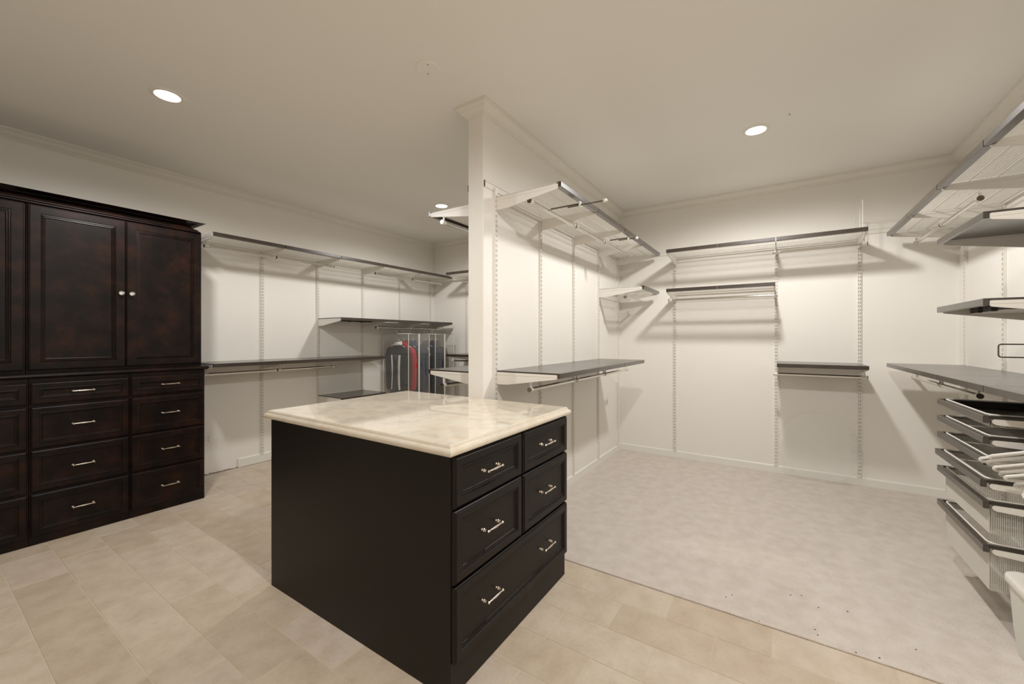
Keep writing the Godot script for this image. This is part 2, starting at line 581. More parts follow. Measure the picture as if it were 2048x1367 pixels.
func valet_rod(z: float, y: float, x1: float, x2: float, base_x: float, label: String) -> void:
	var t := thing("valet_rod", label, "valet rod", Vector3(PX, y, z), PI / 2, "valet rods")
	# local z runs out from the wall
	var o := base_x - PX
	part("sleeve", MB.new().tube(PackedVector3Array([Vector3(0.006, 0.010, o), Vector3(0.006, 0.010, x1 - PX)]), 0.0055, 10), M.dark_chrome, t)
	part("slide", MB.new().tube(PackedVector3Array([Vector3(-0.006, -0.004, x1 - PX - 0.09), Vector3(-0.006, -0.004, x2 - PX)]), 0.0042, 10), M.dark_chrome, t)
	part("mount", MB.new().box(Vector3(0, 0.004, x1 - PX - 0.006), Vector3(0.026, 0.034, 0.012), 0.002), M.tub, t)
	var k := MB.new().lathe([Vector2(0, -0.013), Vector2(0.008, -0.011), Vector2(0.0125, -0.004), Vector2(0.0125, 0.004), Vector2(0.008, 0.011), Vector2(0, 0.013)], 14)
	k.xf(Transform3D(Basis(Vector3(1, 0, 0), PI / 2), Vector3(-0.006, -0.004, x2 - PX + 0.010)))
	part("knob", k, M.knob, t)

# ------------------------------------------------------------------ cabinets
func panel_front(w: float, h: float) -> ArrayMesh:
	var key := "front%.3f_%.3f" % [w, h]
	if cache.has(key): return cache[key]
	var f := 0.034
	var prof := [Vector2(0, 0), Vector2(0, 0.012), Vector2(0.003, 0.0155), Vector2(0.005, 0.0155), Vector2(0.0055, 0.018), Vector2(0.008, 0.020), Vector2(f, 0.020), Vector2(f + 0.0015, 0.0165), Vector2(f + 0.007, 0.0175), Vector2(f + 0.009, 0.0165), Vector2(f + 0.010, 0.013), Vector2(f + 0.015, 0.0125), Vector2(f + 0.017, 0.0095), Vector2(f + 0.019, 0.009)]
	cache[key] = MB.new().rings(w, h, prof, true).mesh()
	return cache[key]

func door_front(w: float, h: float) -> ArrayMesh:
	var key := "door%.3f_%.3f" % [w, h]
	if cache.has(key): return cache[key]
	var f := 0.052
	var prof := [Vector2(0, 0), Vector2(0, 0.013), Vector2(0.003, 0.0165), Vector2(0.006, 0.0165), Vector2(0.0065, 0.019), Vector2(0.009, 0.021), Vector2(f, 0.021), Vector2(f + 0.0015, 0.0165), Vector2(f + 0.009, 0.0185), Vector2(f + 0.011, 0.0165), Vector2(f + 0.012, 0.013), Vector2(f + 0.018, 0.014), Vector2(f + 0.020, 0.010), Vector2(f + 0.023, 0.0085)]
	cache[key] = MB.new().rings(w, h, prof, true).mesh()
	return cache[key]

# pull: two turned posts and a spindle bar, along local x, standing out along z
func pull_mesh() -> ArrayMesh:
	if cache.has("pull"): return cache["pull"]
	var m := MB.new()
	for s in [-1.0, 1.0]:
		var p := MB.new().lathe([Vector2(0.0045, 0), Vector2(0.0045, 0.002), Vector2(0.0022, 0.004), Vector2(0.0045, 0.007), Vector2(0.0068, 0.0095), Vector2(0.0068, 0.0125), Vector2(0.0045, 0.0155), Vector2(0.0022, 0.0175), Vector2(0.0048, 0.019), Vector2(0.0048, 0.0205), Vector2(0.0022, 0.022), Vector2(0.0024, 0.029), Vector2(0.005, 0.0315), Vector2(0.0058, 0.035), Vector2(0.004, 0.0385), Vector2(0, 0.0395)], 12)
		m.add(p, Transform3D(Basis(Vector3(1, 0, 0), PI / 2), Vector3(s * 0.048, 0, 0)))
	var pts := PackedVector3Array()
	var rad := []
	for k in 25:
		var u := -1.0 + k / 12.0
		pts.append(Vector3(u * 0.048, 0, 0.0345))
		var r := 0.0024 + 0.0026 * (1.0 - absf(u))
		if absf(u) < 0.05: r = 0.0062
		elif absf(absf(u) - 0.167) < 0.03: r = 0.0056
		elif absf(u) < 0.25: r = 0.0042
		rad.append(r)
	m.tube(pts, rad, 10)
	cache["pull"] = m.mesh()
	return cache["pull"]

func knob_mesh() -> ArrayMesh:
	if cache.has("knobm"): return cache["knobm"]
	var k := MB.new().lathe([Vector2(0.009, 0), Vector2(0.009, 0.002), Vector2(0.004, 0.005), Vector2(0.005, 0.012), Vector2(0.011, 0.014)], 14)
	k.lathe([Vector2(0.011, 0.014), Vector2(0.0165, 0.020), Vector2(0.0165, 0.024), Vector2(0.011, 0.030), Vector2(0, 0.031)], 9, true)
	k.xf(Transform3D(Basis(Vector3(1, 0, 0), PI / 2), Vector3.ZERO))
	cache["knobm"] = k.mesh()
	return cache["knobm"]

# drawer under a cabinet that faces local +z: centre x, y range, face z
func drawer(t: Node3D, x0: float, x1: float, y0: float, y1: float, z: float, pulls: Array, py: float, wood: Material) -> void:
	var d := part("drawer", panel_front(absf(x1 - x0), y1 - y0), wood, t, Vector3((x0 + x1) / 2, (y0 + y1) / 2, z))
	for p in pulls:
		part("handle", pull_mesh(), M.nickel, d, Vector3(p - (x0 + x1) / 2, py - (y0 + y1) / 2, 0.0095), "polished nickel bar pull")

func build_island() -> void:
	var t := thing("island_cabinet", "dark brown drawer island with plain side panel, standing mid-floor under the marble", "cabinet", Vector3(-1.605, 0, -1.5613), PI / 2)
	# local x = world -z (offset from -1.5613), local z = world x + 1.605
	var hz := 0.468
	var body := MB.new().box(Vector3(0, 0.44, 0), Vector3(hz * 2, 0.88, 1.25), 0.002)
	part("body", body, M.island, t)
	var lx := func(z: float) -> float: return -1.5613 - z
	for s in [1.0, -1.0]:
		var holder: Node3D = t
		var zf := 0.6255
		var fr := func(za: float, zb: float, y0: float, y1: float, ps: Array, py: float) -> void:
			var xa: float = lx.call(za)
			var xb: float = lx.call(zb)
			var d := part("drawer", panel_front(absf(xb - xa), y1 - y0), M.island, holder, Vector3((xa + xb) / 2, (y0 + y1) / 2, zf * s))
			if s < 0: d.rotation.y = PI
			for p in ps:
				part("handle", pull_mesh(), M.nickel, d, Vector3((lx.call(p) - (xa + xb) / 2) * s, py - (y0 + y1) / 2, 0.0095), "polished nickel bar pull")
		fr.call(-1.100, -1.5535, 0.687, 0.8725, [-1.314], 0.783)
		fr.call(-1.568, -2.021, 0.687, 0.8725, [-1.777], 0.783)
		fr.call(-1.100, -1.5535, 0.4135, 0.676, [-1.313], 0.551)
		fr.call(-1.568, -2.021, 0.4135, 0.676, [-1.776], 0.552)
		fr.call(-1.100, -2.021, 0.129, 0.4025, [-1.315, -1.777], 0.274)
	var prof := [Vector2(0.006, 0.0), Vector2(0.002, 0.003), Vector2(0.0, 0.009), Vector2(0.0005, 0.016), Vector2(0.003, 0.021), Vector2(0.007, 0.0245), Vector2(0.011, 0.026), Vector2(0.0135, 0.0285), Vector2(0.015, 0.0335), Vector2(0.0185, 0.0385), Vector2(0.022, 0.040)]
	var top := MB.new().rings(0.990, 1.305, prof, true)
	top.xf(Transform3D(Basis(Vector3(1, 0, 0), -PI / 2), Vector3.ZERO))
	single("marble_countertop", top, M.marble, "polished cream marble slab with moulded edge on the dark island", "countertop", Vector3(-1.605, 0.8803, -1.5605), PI / 2)

func build_wardrobe() -> void:
	var x0 := LX + 0.002
	# drawer chests, along the wall from the free end
	var zs := [-1.393, -0.935, -0.465, 0.005, 0.475]
	var names := ["dark espresso four-drawer chest at the wardrobe's free end, nearest the wire shelves", "dark espresso four-drawer chest in the middle, under the left-knob door", "dark espresso four-drawer chest cut by the left edge of the photo", "dark espresso four-drawer chest beyond the left edge of the photo"]
	for k in 4:
		var zc: float = (zs[k] + zs[k + 1]) / 2
		var wd: float = zs[k + 1] - zs[k] - 0.001
		var t := thing("drawer_chest", names[k], "chest", Vector3(x0, 0, zc), PI / 2, "drawer chests of the wardrobe wall")
		var dp := -3.903 - x0
		part("body", MB.new().box(Vector3(0, 0.523, dp / 2), Vector3(wd, 1.046, dp), 0.0015), M.espresso, t)
		var ex := wd / 2 - 0.0065
		var hx := 0.0
		for r in [[0.883, 1.0185], [0.606, 0.866], [0.335, 0.594], [0.056, 0.3195]]:
			drawer(t, -ex, ex, r[0], r[1], dp, [hx], (r[0] + r[1]) / 2 + 0.002, M.espresso)
	# ledge over the chests
	var ledge := MB.new()
	var lp := PackedVector2Array([Vector2(0, 0), Vector2(0.632, 0), Vector2(0.640, 0.004), Vector2(0.650, 0.006), Vector2(0.657, 0.014), Vector2(0.655, 0.022), Vector2(0.646, 0.028), Vector2(0, 0.028)])
	ledge.prism(lp, -1.413, 0.475)
	single("wardrobe_ledge", ledge, M.espresso, "long dark moulded ledge between the drawer chests and the cupboard doors", "ledge", Vector3(x0, 1.0465, 0))
	# upper cupboards, two doors each
	var un := ["dark espresso two-door wall cupboard with crystal knobs, beside the wire shelves", "dark espresso wall cupboard at the left photo edge, only one door seen"]
	for k in 2:
		var za: float = [-1.395, -0.461][k]
		var zb: float = [-0.462, 0.475][k]
		var t := thing("wall_cupboard", un[k], "cupboard", Vector3(x0, 1.075, (za + zb) / 2), PI / 2, "upper cupboards of the wardrobe wall")
		var dp := -3.971 - x0
		var wd := zb - za - 0.001
		part("body", MB.new().box(Vector3(0, 0.5405, dp / 2), Vector3(wd, 1.081, dp), 0.0015), M.espresso, t)
		var dw := wd / 2 - 0.007 - 0.0015
		for s in [-1.0, 1.0]:
			var d := part("door", door_front(dw, 1.056), M.espresso, t, Vector3(s * (dw / 2 + 0.0015), 0.546, dp))
			part("knob", knob_mesh(), M.crystal, d, Vector3(-s * (dw / 2 - 0.027), 0.0, 0.021), "faceted crystal knob")
	# crown of the wardrobe: along the front and round the end
	var prof := [Vector2(0.0, 0.0), Vector2(0.008, 0.002), Vector2(0.008, 0.008), Vector2(0.012, 0.012), Vector2(0.020, 0.016), Vector2(0.024, 0.022), Vector2(0.024, 0.026), Vector2(0.034, 0.029), Vector2(0.046, 0.036), Vector2(0.056, 0.048), Vector2(0.064, 0.060), Vector2(0.076, 0.068), Vector2(0.082, 0.070), Vector2(0.082, 0.081), Vector2(-0.02, 0.081)]
	var path := [Vector2(LX + 0.002, -1.395), Vector2(-3.951, -1.395), Vector2(-3.951, 0.475)]
	var cm := MB.new()
	for k in 2:
		moulding(cm, path, k, prof, Vector3(0, 0.2, 0), false, -1.0)
	cm.quad(Vector3(LX + 0.002, 0.081, -1.38), Vector3(-3.96, 0.081, -1.38), Vector3(-3.96, 0.081, 0.475), Vector3(LX + 0.002, 0.081, 0.475), Vector3.UP)
	single("wardrobe_cornice", cm, M.espresso, "dark stepped cornice moulding along the top of the wardrobe wall", "moulding", Vector3(0, 2.157, 0))

# one mitred length of a moulding; path of (x, z), profile of (out, y); out is to the left (side = 1) or right
func moulding(m: MB, path: Array, k: int, prof: Array, hint: Vector3, closed: bool, side := 1.0) -> void:
	var cnt := path.size()
	var left := func(i: int) -> Vector2:
		var d: Vector2 = (path[(i + 1) % cnt] - path[i % cnt]).normalized()
		return Vector2(d.y, -d.x) * side
	var mitre := func(i: int) -> Vector2:
		if not closed and i == 0: return left.call(0)
		if not closed and i == cnt - 1: return left.call(cnt - 2)
		var a: Vector2 = left.call((i - 1 + cnt) % cnt)
		var b: Vector2 = left.call(i % cnt)
		return (a + b) / (1.0 + a.dot(b))
	var p: Vector2 = path[k]
	var q: Vector2 = path[(k + 1) % cnt]
	var mp: Vector2 = mitre.call(k)
	var mq: Vector2 = mitre.call((k + 1) % cnt)
	var l: Vector2 = left.call(k)
	var L := Vector3(l.x, 0, l.y)
	for j in prof.size() - 1:
		var a: Vector2 = prof[j]
		var b: Vector2 = prof[j + 1]
		var d := b - a
		var hn := L * absf(d.y) + hint * absf(d.x)
		if hn.length() < 1e-6: hn = L + hint
		var pa := Vector3(p.x + mp.x * a.x, a.y, p.y + mp.y * a.x)
		var pb := Vector3(p.x + mp.x * b.x, b.y, p.y + mp.y * b.x)
		var qa := Vector3(q.x + mq.x * a.x, a.y, q.y + mq.y * a.x)
		var qb := Vector3(q.x + mq.x * b.x, b.y, q.y + mq.y * b.x)
		# outward side of a profile that climbs: to its right
		var nn := (L * d.y - Vector3.UP * d.x)
		m.quad(pa, qa, qb, pb, nn if nn.length() > 1e-9 else hn)

# ------------------------------------------------------------------ room
func build_room() -> void:
	var T := 0.12
	# floor: grout bed with every tile on it
	var floor_ := struct("floor", MB.new().box(Vector3((LX + RX) / 2, -0.062, (BZ + FZ) / 2), Vector3(RX - LX + 2 * T, 0.12, FZ - BZ + 2 * T)), M.grout, "floor of cream limestone tiles laid in brick bond", "floor")
	build_tiles(floor_)
	struct("ceiling", MB.new().box(Vector3((LX + RX) / 2, HC + T / 2, (BZ + FZ) / 2), Vector3(RX - LX + 2 * T, T, FZ - BZ + 2 * T)), M.ceiling, "flat off-white ceiling with recessed lights", "ceiling")
	var wall := func(called: String, x0: float, x1: float, z0: float, z1: float, label: String) -> void:
		struct(called, MB.new().box(Vector3((x0 + x1) / 2, HC / 2, (z0 + z1) / 2), Vector3(x1 - x0, HC, z1 - z0)), M.wall, label, "wall")
	wall.call("wall_left", LX - T, LX, BZ, FZ, "off-white wall on the left behind the wardrobe and long shelves")
	wall.call("wall_right", RX, RX + T, BZ, FZ, "off-white wall on the right behind the mesh drawers")
	wall.call("wall_back", LX - T, RX + T, BZ - T, BZ, "off-white wall at the far end")
	wall.call("wall_front", LX - T, RX + T, FZ, FZ + T, "off-white wall behind the camera")
	struct("wall_partition", MB.new().box(Vector3((PX + QX) / 2, HC / 2, (PE + BZ) / 2), Vector3(PX - QX, HC, PE - BZ), 0.004), M.wall, "off-white partition wall standing behind the island between the two bays", "wall")
	# crown moulding
	var path := [Vector2(RX, FZ), Vector2(RX, BZ), Vector2(PX, BZ), Vector2(PX, PE), Vector2(QX, PE), Vector2(QX, BZ), Vector2(LX, BZ), Vector2(LX, FZ)]
	var lab := ["crown moulding along the right wall", "crown moulding along the far wall of the carpeted bay", "crown moulding along the right face of the partition", "short crown moulding across the end of the partition", "crown moulding along the left face of the partition", "crown moulding along the far wall of the left bay", "crown moulding along the left wall above the wardrobe", "crown moulding along the wall behind the camera"]
	var prof := [Vector2(0.0, -0.068), Vector2(0.006, -0.068), Vector2(0.009, -0.064), Vector2(0.009, -0.058), Vector2(0.015, -0.056), Vector2(0.018, -0.052), Vector2(0.018, -0.049), Vector2(0.024, -0.046), Vector2(0.032, -0.039), Vector2(0.038, -0.030), Vector2(0.046, -0.020), Vector2(0.056, -0.015), Vector2(0.059, -0.014), Vector2(0.059, -0.010), Vector2(0.067, -0.009), Vector2(0.067, 0.0)]
	for k in path.size():
		var m := MB.new()
		moulding(m, path, k, prof, Vector3.DOWN, true)
		var o := struct("trim_%d" % (k + 1), m, M.trim, lab[k], "moulding")
		o.position.y = HC
	# baseboards
	var bp := func(h: float) -> Array: return [Vector2(0.0135, 0.0), Vector2(0.0135, h - 0.008), Vector2(0.010, h - 0.003), Vector2(0.006, h), Vector2(0.0, h)]
	var bm := func(called: String, pts: Array, k: int, h: float, y: float, label: String, caps: Array) -> void:
		var m := MB.new()
		moulding(m, pts, k, bp.call(h), Vector3.UP, false)
		for c in caps: m.box(c[0], c[1])
		var o := struct(called, m, M.base, label, "baseboard")
		o.position.y = y
	var right_bay := [Vector2(RX, FZ), Vector2(RX, BZ), Vector2(PX, BZ), Vector2(PX, PE), Vector2(QX, PE), Vector2(QX, BZ), Vector2(LX, BZ), Vector2(LX, -1.8966)]
	bm.call("baseboard_right", right_bay, 0, 0.072, 0.004, "white baseboard along the right wall", [])
	bm.call("baseboard_back", right_bay, 1, 0.072, 0.004, "white baseboard along the far wall of the carpeted bay", [])
	bm.call("baseboard_partition_right", right_bay, 2, 0.068, 0.004, "white baseboard along the right face of the partition", [])
	bm.call("baseboard_partition_end", right_bay, 3, 0.068, 0.002, "white baseboard round the end of the partition", [])
	bm.call("baseboard_partition_left", right_bay, 4, 0.09, 0.002, "white baseboard along the left face of the partition", [])
	bm.call("baseboard_back_left", right_bay, 5, 0.09, 0.002, "white baseboard along the far wall of the left bay", [])
	bm.call("baseboard_left", right_bay, 6, 0.09, 0.003, "white baseboard on the left wall, stopping short of the wardrobe", [[Vector3(LX + 0.0067, 0.044, -1.8976), Vector3(0.0134, 0.088, 0.002)]])
	# carpet
	var c := MB.new().box(Vector3((PX + RX) / 2, 0.002, (BZ - 2.160) / 2), Vector3(RX - PX - 0.002, 0.010, -2.160 - BZ), 0.003)
	single("carpet", c, M.carpet, "beige cut-pile carpet filling the right bay up to the tile edge", "carpet")
	build_lint()

func build_tiles(parent: Node) -> void:
	var rng := RandomNumberGenerator.new()
	rng.seed = 77
	var P := 0.2026
	var Lt := 0.4106
	var rest := MB.new()
	for r in range(-13, 18):
		var z0 := -2.160 + P * r
		var z1 := z0 + P
		var off := 0.0 if posmod(r, 2) == 0 else Lt / 2
		if z0 > FZ or z1 < BZ: continue
		for q in range(-12, 8):
			var x0 := -0.842 + off + Lt * q
			var x1 := x0 + Lt
			var xr := RX if r >= 0 else QX
			if r == -1: pass
			var a := maxf(x0, LX) + 0.0018
			var b := minf(x1, xr) - 0.0018
			var za := maxf(z0, BZ) + 0.0018
			var zb := minf(z1, FZ) - 0.0018
			var tone := rng.randi() % 6
			var dy := rng.randf_range(-0.0006, 0.0002)
			if b - a < 0.01 or zb - za < 0.01: continue
			# under the island, the chests or behind the eye: one joined part
			var cx := (a + b) / 2
			var cz := (za + zb) / 2
			var hid := (a > -2.22 and b < -0.99 and za > -2.02 and zb < -1.10) or b < -3.93 and za > -1.38 or cz > -0.12 or (r < -2 and cx > -2.6)
			if hid:
				rest.box(Vector3(cx, -0.005, cz), Vector3(b - a, 0.010, zb - za), 0.0012)
				continue
			var key := "tile%.3f_%.3f" % [b - a, zb - za]
			if not cache.has(key): cache[key] = MB.new().box(Vector3.ZERO, Vector3(b - a, 0.010, zb - za), 0.0012).mesh()
			part("tile", cache[key], M["tile%d" % tone], parent, Vector3(cx, -0.005 + dy, cz))
	var o := part("tile_field", rest, M.tile0, parent)
	o.set_meta("kind", "stuff")

func build_lint() -> void:
	var m := MB.new()
	var rng := RandomNumberGenerator.new()
	rng.seed = 5
	for p in [[1452, 1193], [1464, 1188.5], [1581, 1189], [1603, 1190], [1637, 1214], [1635.5, 1269], [1518, 1241], [1630, 1258], [1832, 1298], [1759, 1315], [1712, 1304], [1695, 1222]]:
		var h := pixel_on_floor(p[0], p[1], 0.008)
		m.box(h, Vector3(rng.randf_range(0.003, 0.007), 0.003, rng.randf_range(0.002, 0.005)), 0.0008)
	var o := single("carpet_lint", m, M.screw, "dark specks of lint scattered over the beige carpet near the tile edge", "lint")
	o.set_meta("kind", "stuff")

func pixel_on_floor(u: float, w: float, y: float) -> Vector3:
	var yaw := deg_to_rad(33.183)
	var d := Vector3(-sin(yaw), 0, -cos(yaw)) + Vector3(cos(yaw), 0, -sin(yaw)) * ((u - 1024.0) / 810.8) + Vector3.UP * ((675.56 - w) / 810.8)
	return Vector3(0, 1.3, 0) + d * ((y - 1.3) / d.y)

func build_lamps() -> void:
	var lab := ["round recessed ceiling light nearest the wardrobe", "round recessed ceiling light in the left bay, behind the partition", "round recessed ceiling light over the carpeted bay", "round recessed ceiling light above the camera, out of view"]
	for k in SPOTS.size():
		var p: Vector2 = SPOTS[k]
		var t := thing("ceiling_light", lab[k], "ceiling light", Vector3(p.x, HC, p.y), 0.0, "recessed ceiling lights")
		part("trim_ring", MB.new().lathe([Vector2(0.062, -0.0055), Vector2(0.066, -0.008), Vector2(0.078, -0.006), Vector2(0.088, -0.001), Vector2(0.088, 0.0)], 32), M.base, t)
		part("lamp_lens", MB.new().lathe([Vector2(0.0, -0.010), Vector2(0.035, -0.0092), Vector2(0.0625, -0.0055)], 32), M.lamp, t)

func build_ceiling_bits() -> void:
	var t := thing("ceiling_cover", "round white blank cover plate screwed to the ceiling in front of the partition", "cover plate", Vector3(-1.587, HC, -1.593))
	part("plate", MB.new().lathe([Vector2(0, -0.006), Vector2(0.058, -0.006), Vector2(0.066, -0.003), Vector2(0.066, 0)], 32), M.ceiling, t)
	for s in [-1.0, 1.0]:
		part("screw", MB.new().lathe([Vector2(0, -0.0085), Vector2(0.003, -0.0075), Vector2(0.0036, -0.0055)], 10), M.screw, t, Vector3(0.026 * s, 0, 0.028 * s))
	single("ceiling_hook", MB.new().tube(PackedVector3Array([Vector3(0, 0, 0), Vector3(0, -0.008, 0), Vector3(0.004, -0.012, 0), Vector3(0.008, -0.010, 0)]), 0.0015, 6), M.screw, "tiny dark hook in the ceiling beside the carpeted bay light", "hook", Vector3(0.066, HC, -3.204))

# ------------------------------------------------------------------ shelving layout
func build_shelving() -> void:
	var D := 0.475
	# left wall
	var zl := [-1.510, -2.124, -2.738, -3.352, -3.966, -4.580]
	hang_rail("L", -1.40, -4.66, 2.262, "white hanging rail high on the left wall above the top wire shelves")
	for k in range(1, 6):
		standard("L", zl[k], 0.098, 2.262, "white slotted upright on the left wall, %s from the wardrobe" % ORD[k - 1], "standards on the left wall")
	shelf_run("mesh", "L", zl, 2.215, D, "left wall top row", "the wardrobe", "wire shelves on the left wall")
	shelf_run("solid", "L", [zl[2], zl[3], zl[4], zl[5]], 1.531, D, "row above the garment bags", "the near end", "solid shelves above the garment bags")
	shelf_run("solid", "L", [zl[0], zl[1], zl[2], zl[3]], 1.077, D, "left wall waist-high row", "the wardrobe", "waist-high shelves on the left wall")
	shelf_run("solid", "L", [zl[2], zl[3]], 0.630, D, "lowest on the left wall", "the near end", "")
	rod_run("L", [-1.515, -2.140, -2.785], 2.120, 0.26, 0.047, "left wall top row near half", "the wardrobe")
	rod_run("L", [-3.352, -3.975, -4.60], 2.120, 0.26, 0.047, "left wall top row far half", "the near end")
	rod_run("L", [-3.362, -3.985, -4.61], 1.434, 0.26, 0.050, "row above the garment bags", "the near end")
	rod_run("L", [-1.515, -2.150, -2.800], 0.974, 0.26, 0.050, "left wall waist-high row", "the wardrobe")
	# far wall of the left bay
	var xb := [-3.838, -3.226, -2.614, -2.160]
	hang_rail("B", -4.49, -1.70, 2.262, "white hanging rail high on the far wall of the left bay")
	for k in 2:
		standard("B", [-3.855, -3.226][k], 0.098, 2.262, "white slotted upright on the left bay's end wall, %s from the corner" % ORD[k], "standards on the far wall of the left bay")
	shelf_run("mesh", "B", [xb[0], xb[1], xb[2]], 2.205, D, "left bay end wall top row", "the corner", "wire shelves on the far wall of the left bay")
	shelf_run("solid", "B", [xb[0], xb[1], xb[2]], 1.077, D, "left bay end wall waist-high row", "the corner", "waist-high shelves on the far wall of the left bay")
	rod_run("B", [-3.90, -3.26], 2.105, 0.30, 0.047, "left bay end wall top row", "the corner")
	rod_run("B", [-3.92, -3.28], 0.978, 0.258, 0.050, "left bay end wall waist-high row", "the corner")
	# left face of the partition
	hang_rail("Q", -2.035, -4.66, 2.262, "white hanging rail high on the left face of the partition")
	var zq := [-2.146, -2.758, -3.370]
	for k in 3:
		standard("Q", zq[k], 0.098, 2.262, "white slotted upright on the partition's left face, %s from its end" % ORD[k], "standards on the left face of the partition")
	shelf_run("mesh", "Q", zq, 2.219, D, "top row on partition's left face", "its end", "wire shelves on the left face of the partition")
	shelf_run("solid", "Q", zq, 1.072, D, "waist-high row on partition's left face", "its end", "waist-high shelves on the left face of the partition")
	rod_run("Q", [-2.135, -2.758], 2.124, 0.332, 0.047, "top row on partition's left face", "its end")
	rod_run("Q", [-2.135, -2.758], 0.964, 0.332, 0.050, "waist-high row on partition's left face", "its end")
	# right face of the partition
	hang_rail("P", -2.035, -4.66, 2.271, "white hanging rail high on the right face of the partition")
	var zp := [-2.146, -2.747, -3.350, -3.955, -4.555]
	for k in 5:
		standard("P", zp[k], 0.085, 2.271, "white slotted upright on the partition's right face, %s from its end" % ORD[k], "standards on the right face of the partition")
	shelf_run("mesh", "P", zp, 2.222, 0.478, "top row on partition's right face", "its end", "wire shelves on the right face of the partition")
	shelf_run("mesh", "P", [zp[3], zp[4]], 1.806, 0.470, "alone in the carpeted bay's corner", "the near end", "")
	shelf_run("solid", "P", [zp[0], -2.751, -3.358, -3.962], 1.090, 0.472, "waist-high row on partition's right face", "its end", "waist-high shelves on the right face of the partition")
	rod_run("P", [-2.150, -2.835, -3.445, -4.11], 2.148, 0.259, 0.030, "top row on partition's right face", "its end")
	rod_run("P", [-2.150, -2.84, -3.45, -4.095], 0.980, 0.259, 0.060, "waist-high row on partition's right face", "its end")
	rod_run("P", [-3.975, -4.50], 1.706, 0.278, 0.052, "alone in the carpeted bay's corner", "the near end")
	valet_rod(-2.411, 2.152, -1.049, -0.897, -1.268, "chrome pull-out valet rod drawn far past the shelf edge, nearer one")
	valet_rod(-3.543, 2.172, -1.089, -1.030, -1.262, "chrome pull-out valet rod drawn to the shelf edge, farther one")
	# far wall of the carpeted bay
	hang_rail("B", -1.50, 1.19, 2.226, "white hanging rail high on the far wall of the carpeted bay")
	var xs := [-0.922, -0.0105, 0.6015]
	var sl := ["left one", "middle one", "right one"]
	for k in 3:
		standard("B", [-0.930, -0.0085, 0.606][k], 0.085, 2.226, "white slotted upright on the carpeted bay's end wall, " + sl[k], "standards on the far wall of the carpeted bay")
	mesh_shelf("B", xs[0], xs[1], 2.174, 0.479, "long white wire shelf, two-piece dark front, upper left on carpeted bay's end wall", "wire shelves on the far wall of the carpeted bay", 2)
	mesh_shelf("B", xs[1], xs[2], 2.174, 0.479, "short white wire shelf carrying a wire divider, upper right on carpeted bay's end wall", "wire shelves on the far wall of the carpeted bay")
	mesh_shelf("B", xs[0], xs[1], 1.786, 0.479, "long white wire shelf, two-piece dark front, lower left on carpeted bay's end wall", "wire shelves on the far wall of the carpeted bay", 2)
	solid_shelf("B", -0.003, 0.6055, 1.0795, 0.479, "single dark solid shelf above the glass disc", "")
	for e in [[-0.914, 2.1625, "left end of the long upper wire shelf"], [-0.0105, 2.1625, "joint of the two upper wire shelves"], [0.594, 2.1625, "right end of the short upper wire shelf"], [-0.914, 1.7745, "left end of the long lower wire shelf"], [-0.019, 1.7745, "right end of the long lower wire shelf"], [0.0045, 1.070, "left end of the dark solid shelf above the glass disc"], [0.598, 1.070, "right end of the dark solid shelf above the glass disc"]]:
		bracket("B", e[0], e[1], 0.479, "white bracket under the " + e[2], "brackets on the far wall of the carpeted bay")
	closet_rod("B", -0.035, 0.628, 2.080, 0.26, 0.050, "chrome closet rod under the short upper wire shelf on the far wall", "rods on the far wall of the carpeted bay")
	closet_rod("B", -0.945, 0.006, 1.690, 0.26, 0.050, "long chrome closet rod with a bright glint under the lower wire shelf", "rods on the far wall of the carpeted bay")
	closet_rod("B", -0.030, 0.630, 0.974, 0.26, 0.060, "chrome closet rod under the solid shelf above the glass disc", "rods on the far wall of the carpeted bay")
	# wire divider standing on the upper right shelf
	var dm := MB.new()
	for f in [[0.035, 0.15], [0.15, 0.175], [0.27, 0.2], [0.40, 0.24]]:
		dm.tube(PackedVector3Array([Vector3(0, 0.001, f[0]), Vector3(0, f[1] * 0.98, f[0])]), 0.0022, 6)
	dm.tube(PackedVector3Array([Vector3(0, 0.145, 0.035), Vector3(0, 0.172, 0.15), Vector3(0, 0.196, 0.27), Vector3(0, 0.236, 0.40)]), 0.0022, 6)
	dm.tube(PackedVector3Array([Vector3(0, 0.003, 0.030), Vector3(0, 0.003, 0.41)]), 0.0022, 6)
	single("shelf_divider", dm, M.wire, "white wire divider standing on the right end of the far-wall wire shelf", "divider", Vector3(0.575, 2.1745, BZ))
	# right wall
	var RD := 0.460
	hang_rail("R", 0.2, -4.66, 2.226, "white hanging rail high on the right wall")
	var zr := [-4.500, -3.870, -3.240, -2.620, -2.000]
	for k in 4:
		standard("R", zr[k], 0.085, 2.226, "white slotted upright on the right wall, %s from the corner" % ORD[k], "standards on the right wall")
	shelf_run("mesh", "R", zr, 2.170, RD, "right wall top row", "the far corner", "wire shelves on the right wall")
	shelf_run("solid", "R", [-2.620, -3.240], 1.855, RD, "right wall, second from top", "the near end", "")
	shelf_run("solid", "R", [-2.620, -3.240], 1.474, RD, "right wall at head height", "the near end", "")
	shelf_run("solid", "R", zr, 1.093, RD, "right wall waist-high row", "the far corner", "waist-high shelves on the right wall")
	rod_run("R", [-4.62, -3.99, -3.345], 2.086, 0.26, 0.035, "right wall top row", "the far corner")
	rod_run("R", [-4.67, -4.0, -3.35], 0.972, 0.26, 0.060, "right wall waist-high row", "the far corner")
	# wire hook loop standing out from the right wall
	var lp := PackedVector3Array()
	var hw := 0.0345
	var o := RX - 0.991
	lp.append(Vector3(0, hw, 0.014))
	for k in 7:
		var a := PI / 2 * k / 6.0
		lp.append(Vector3(0, hw - 0.012 + 0.012 * cos(a), o - 0.012 + 0.012 * sin(a)))
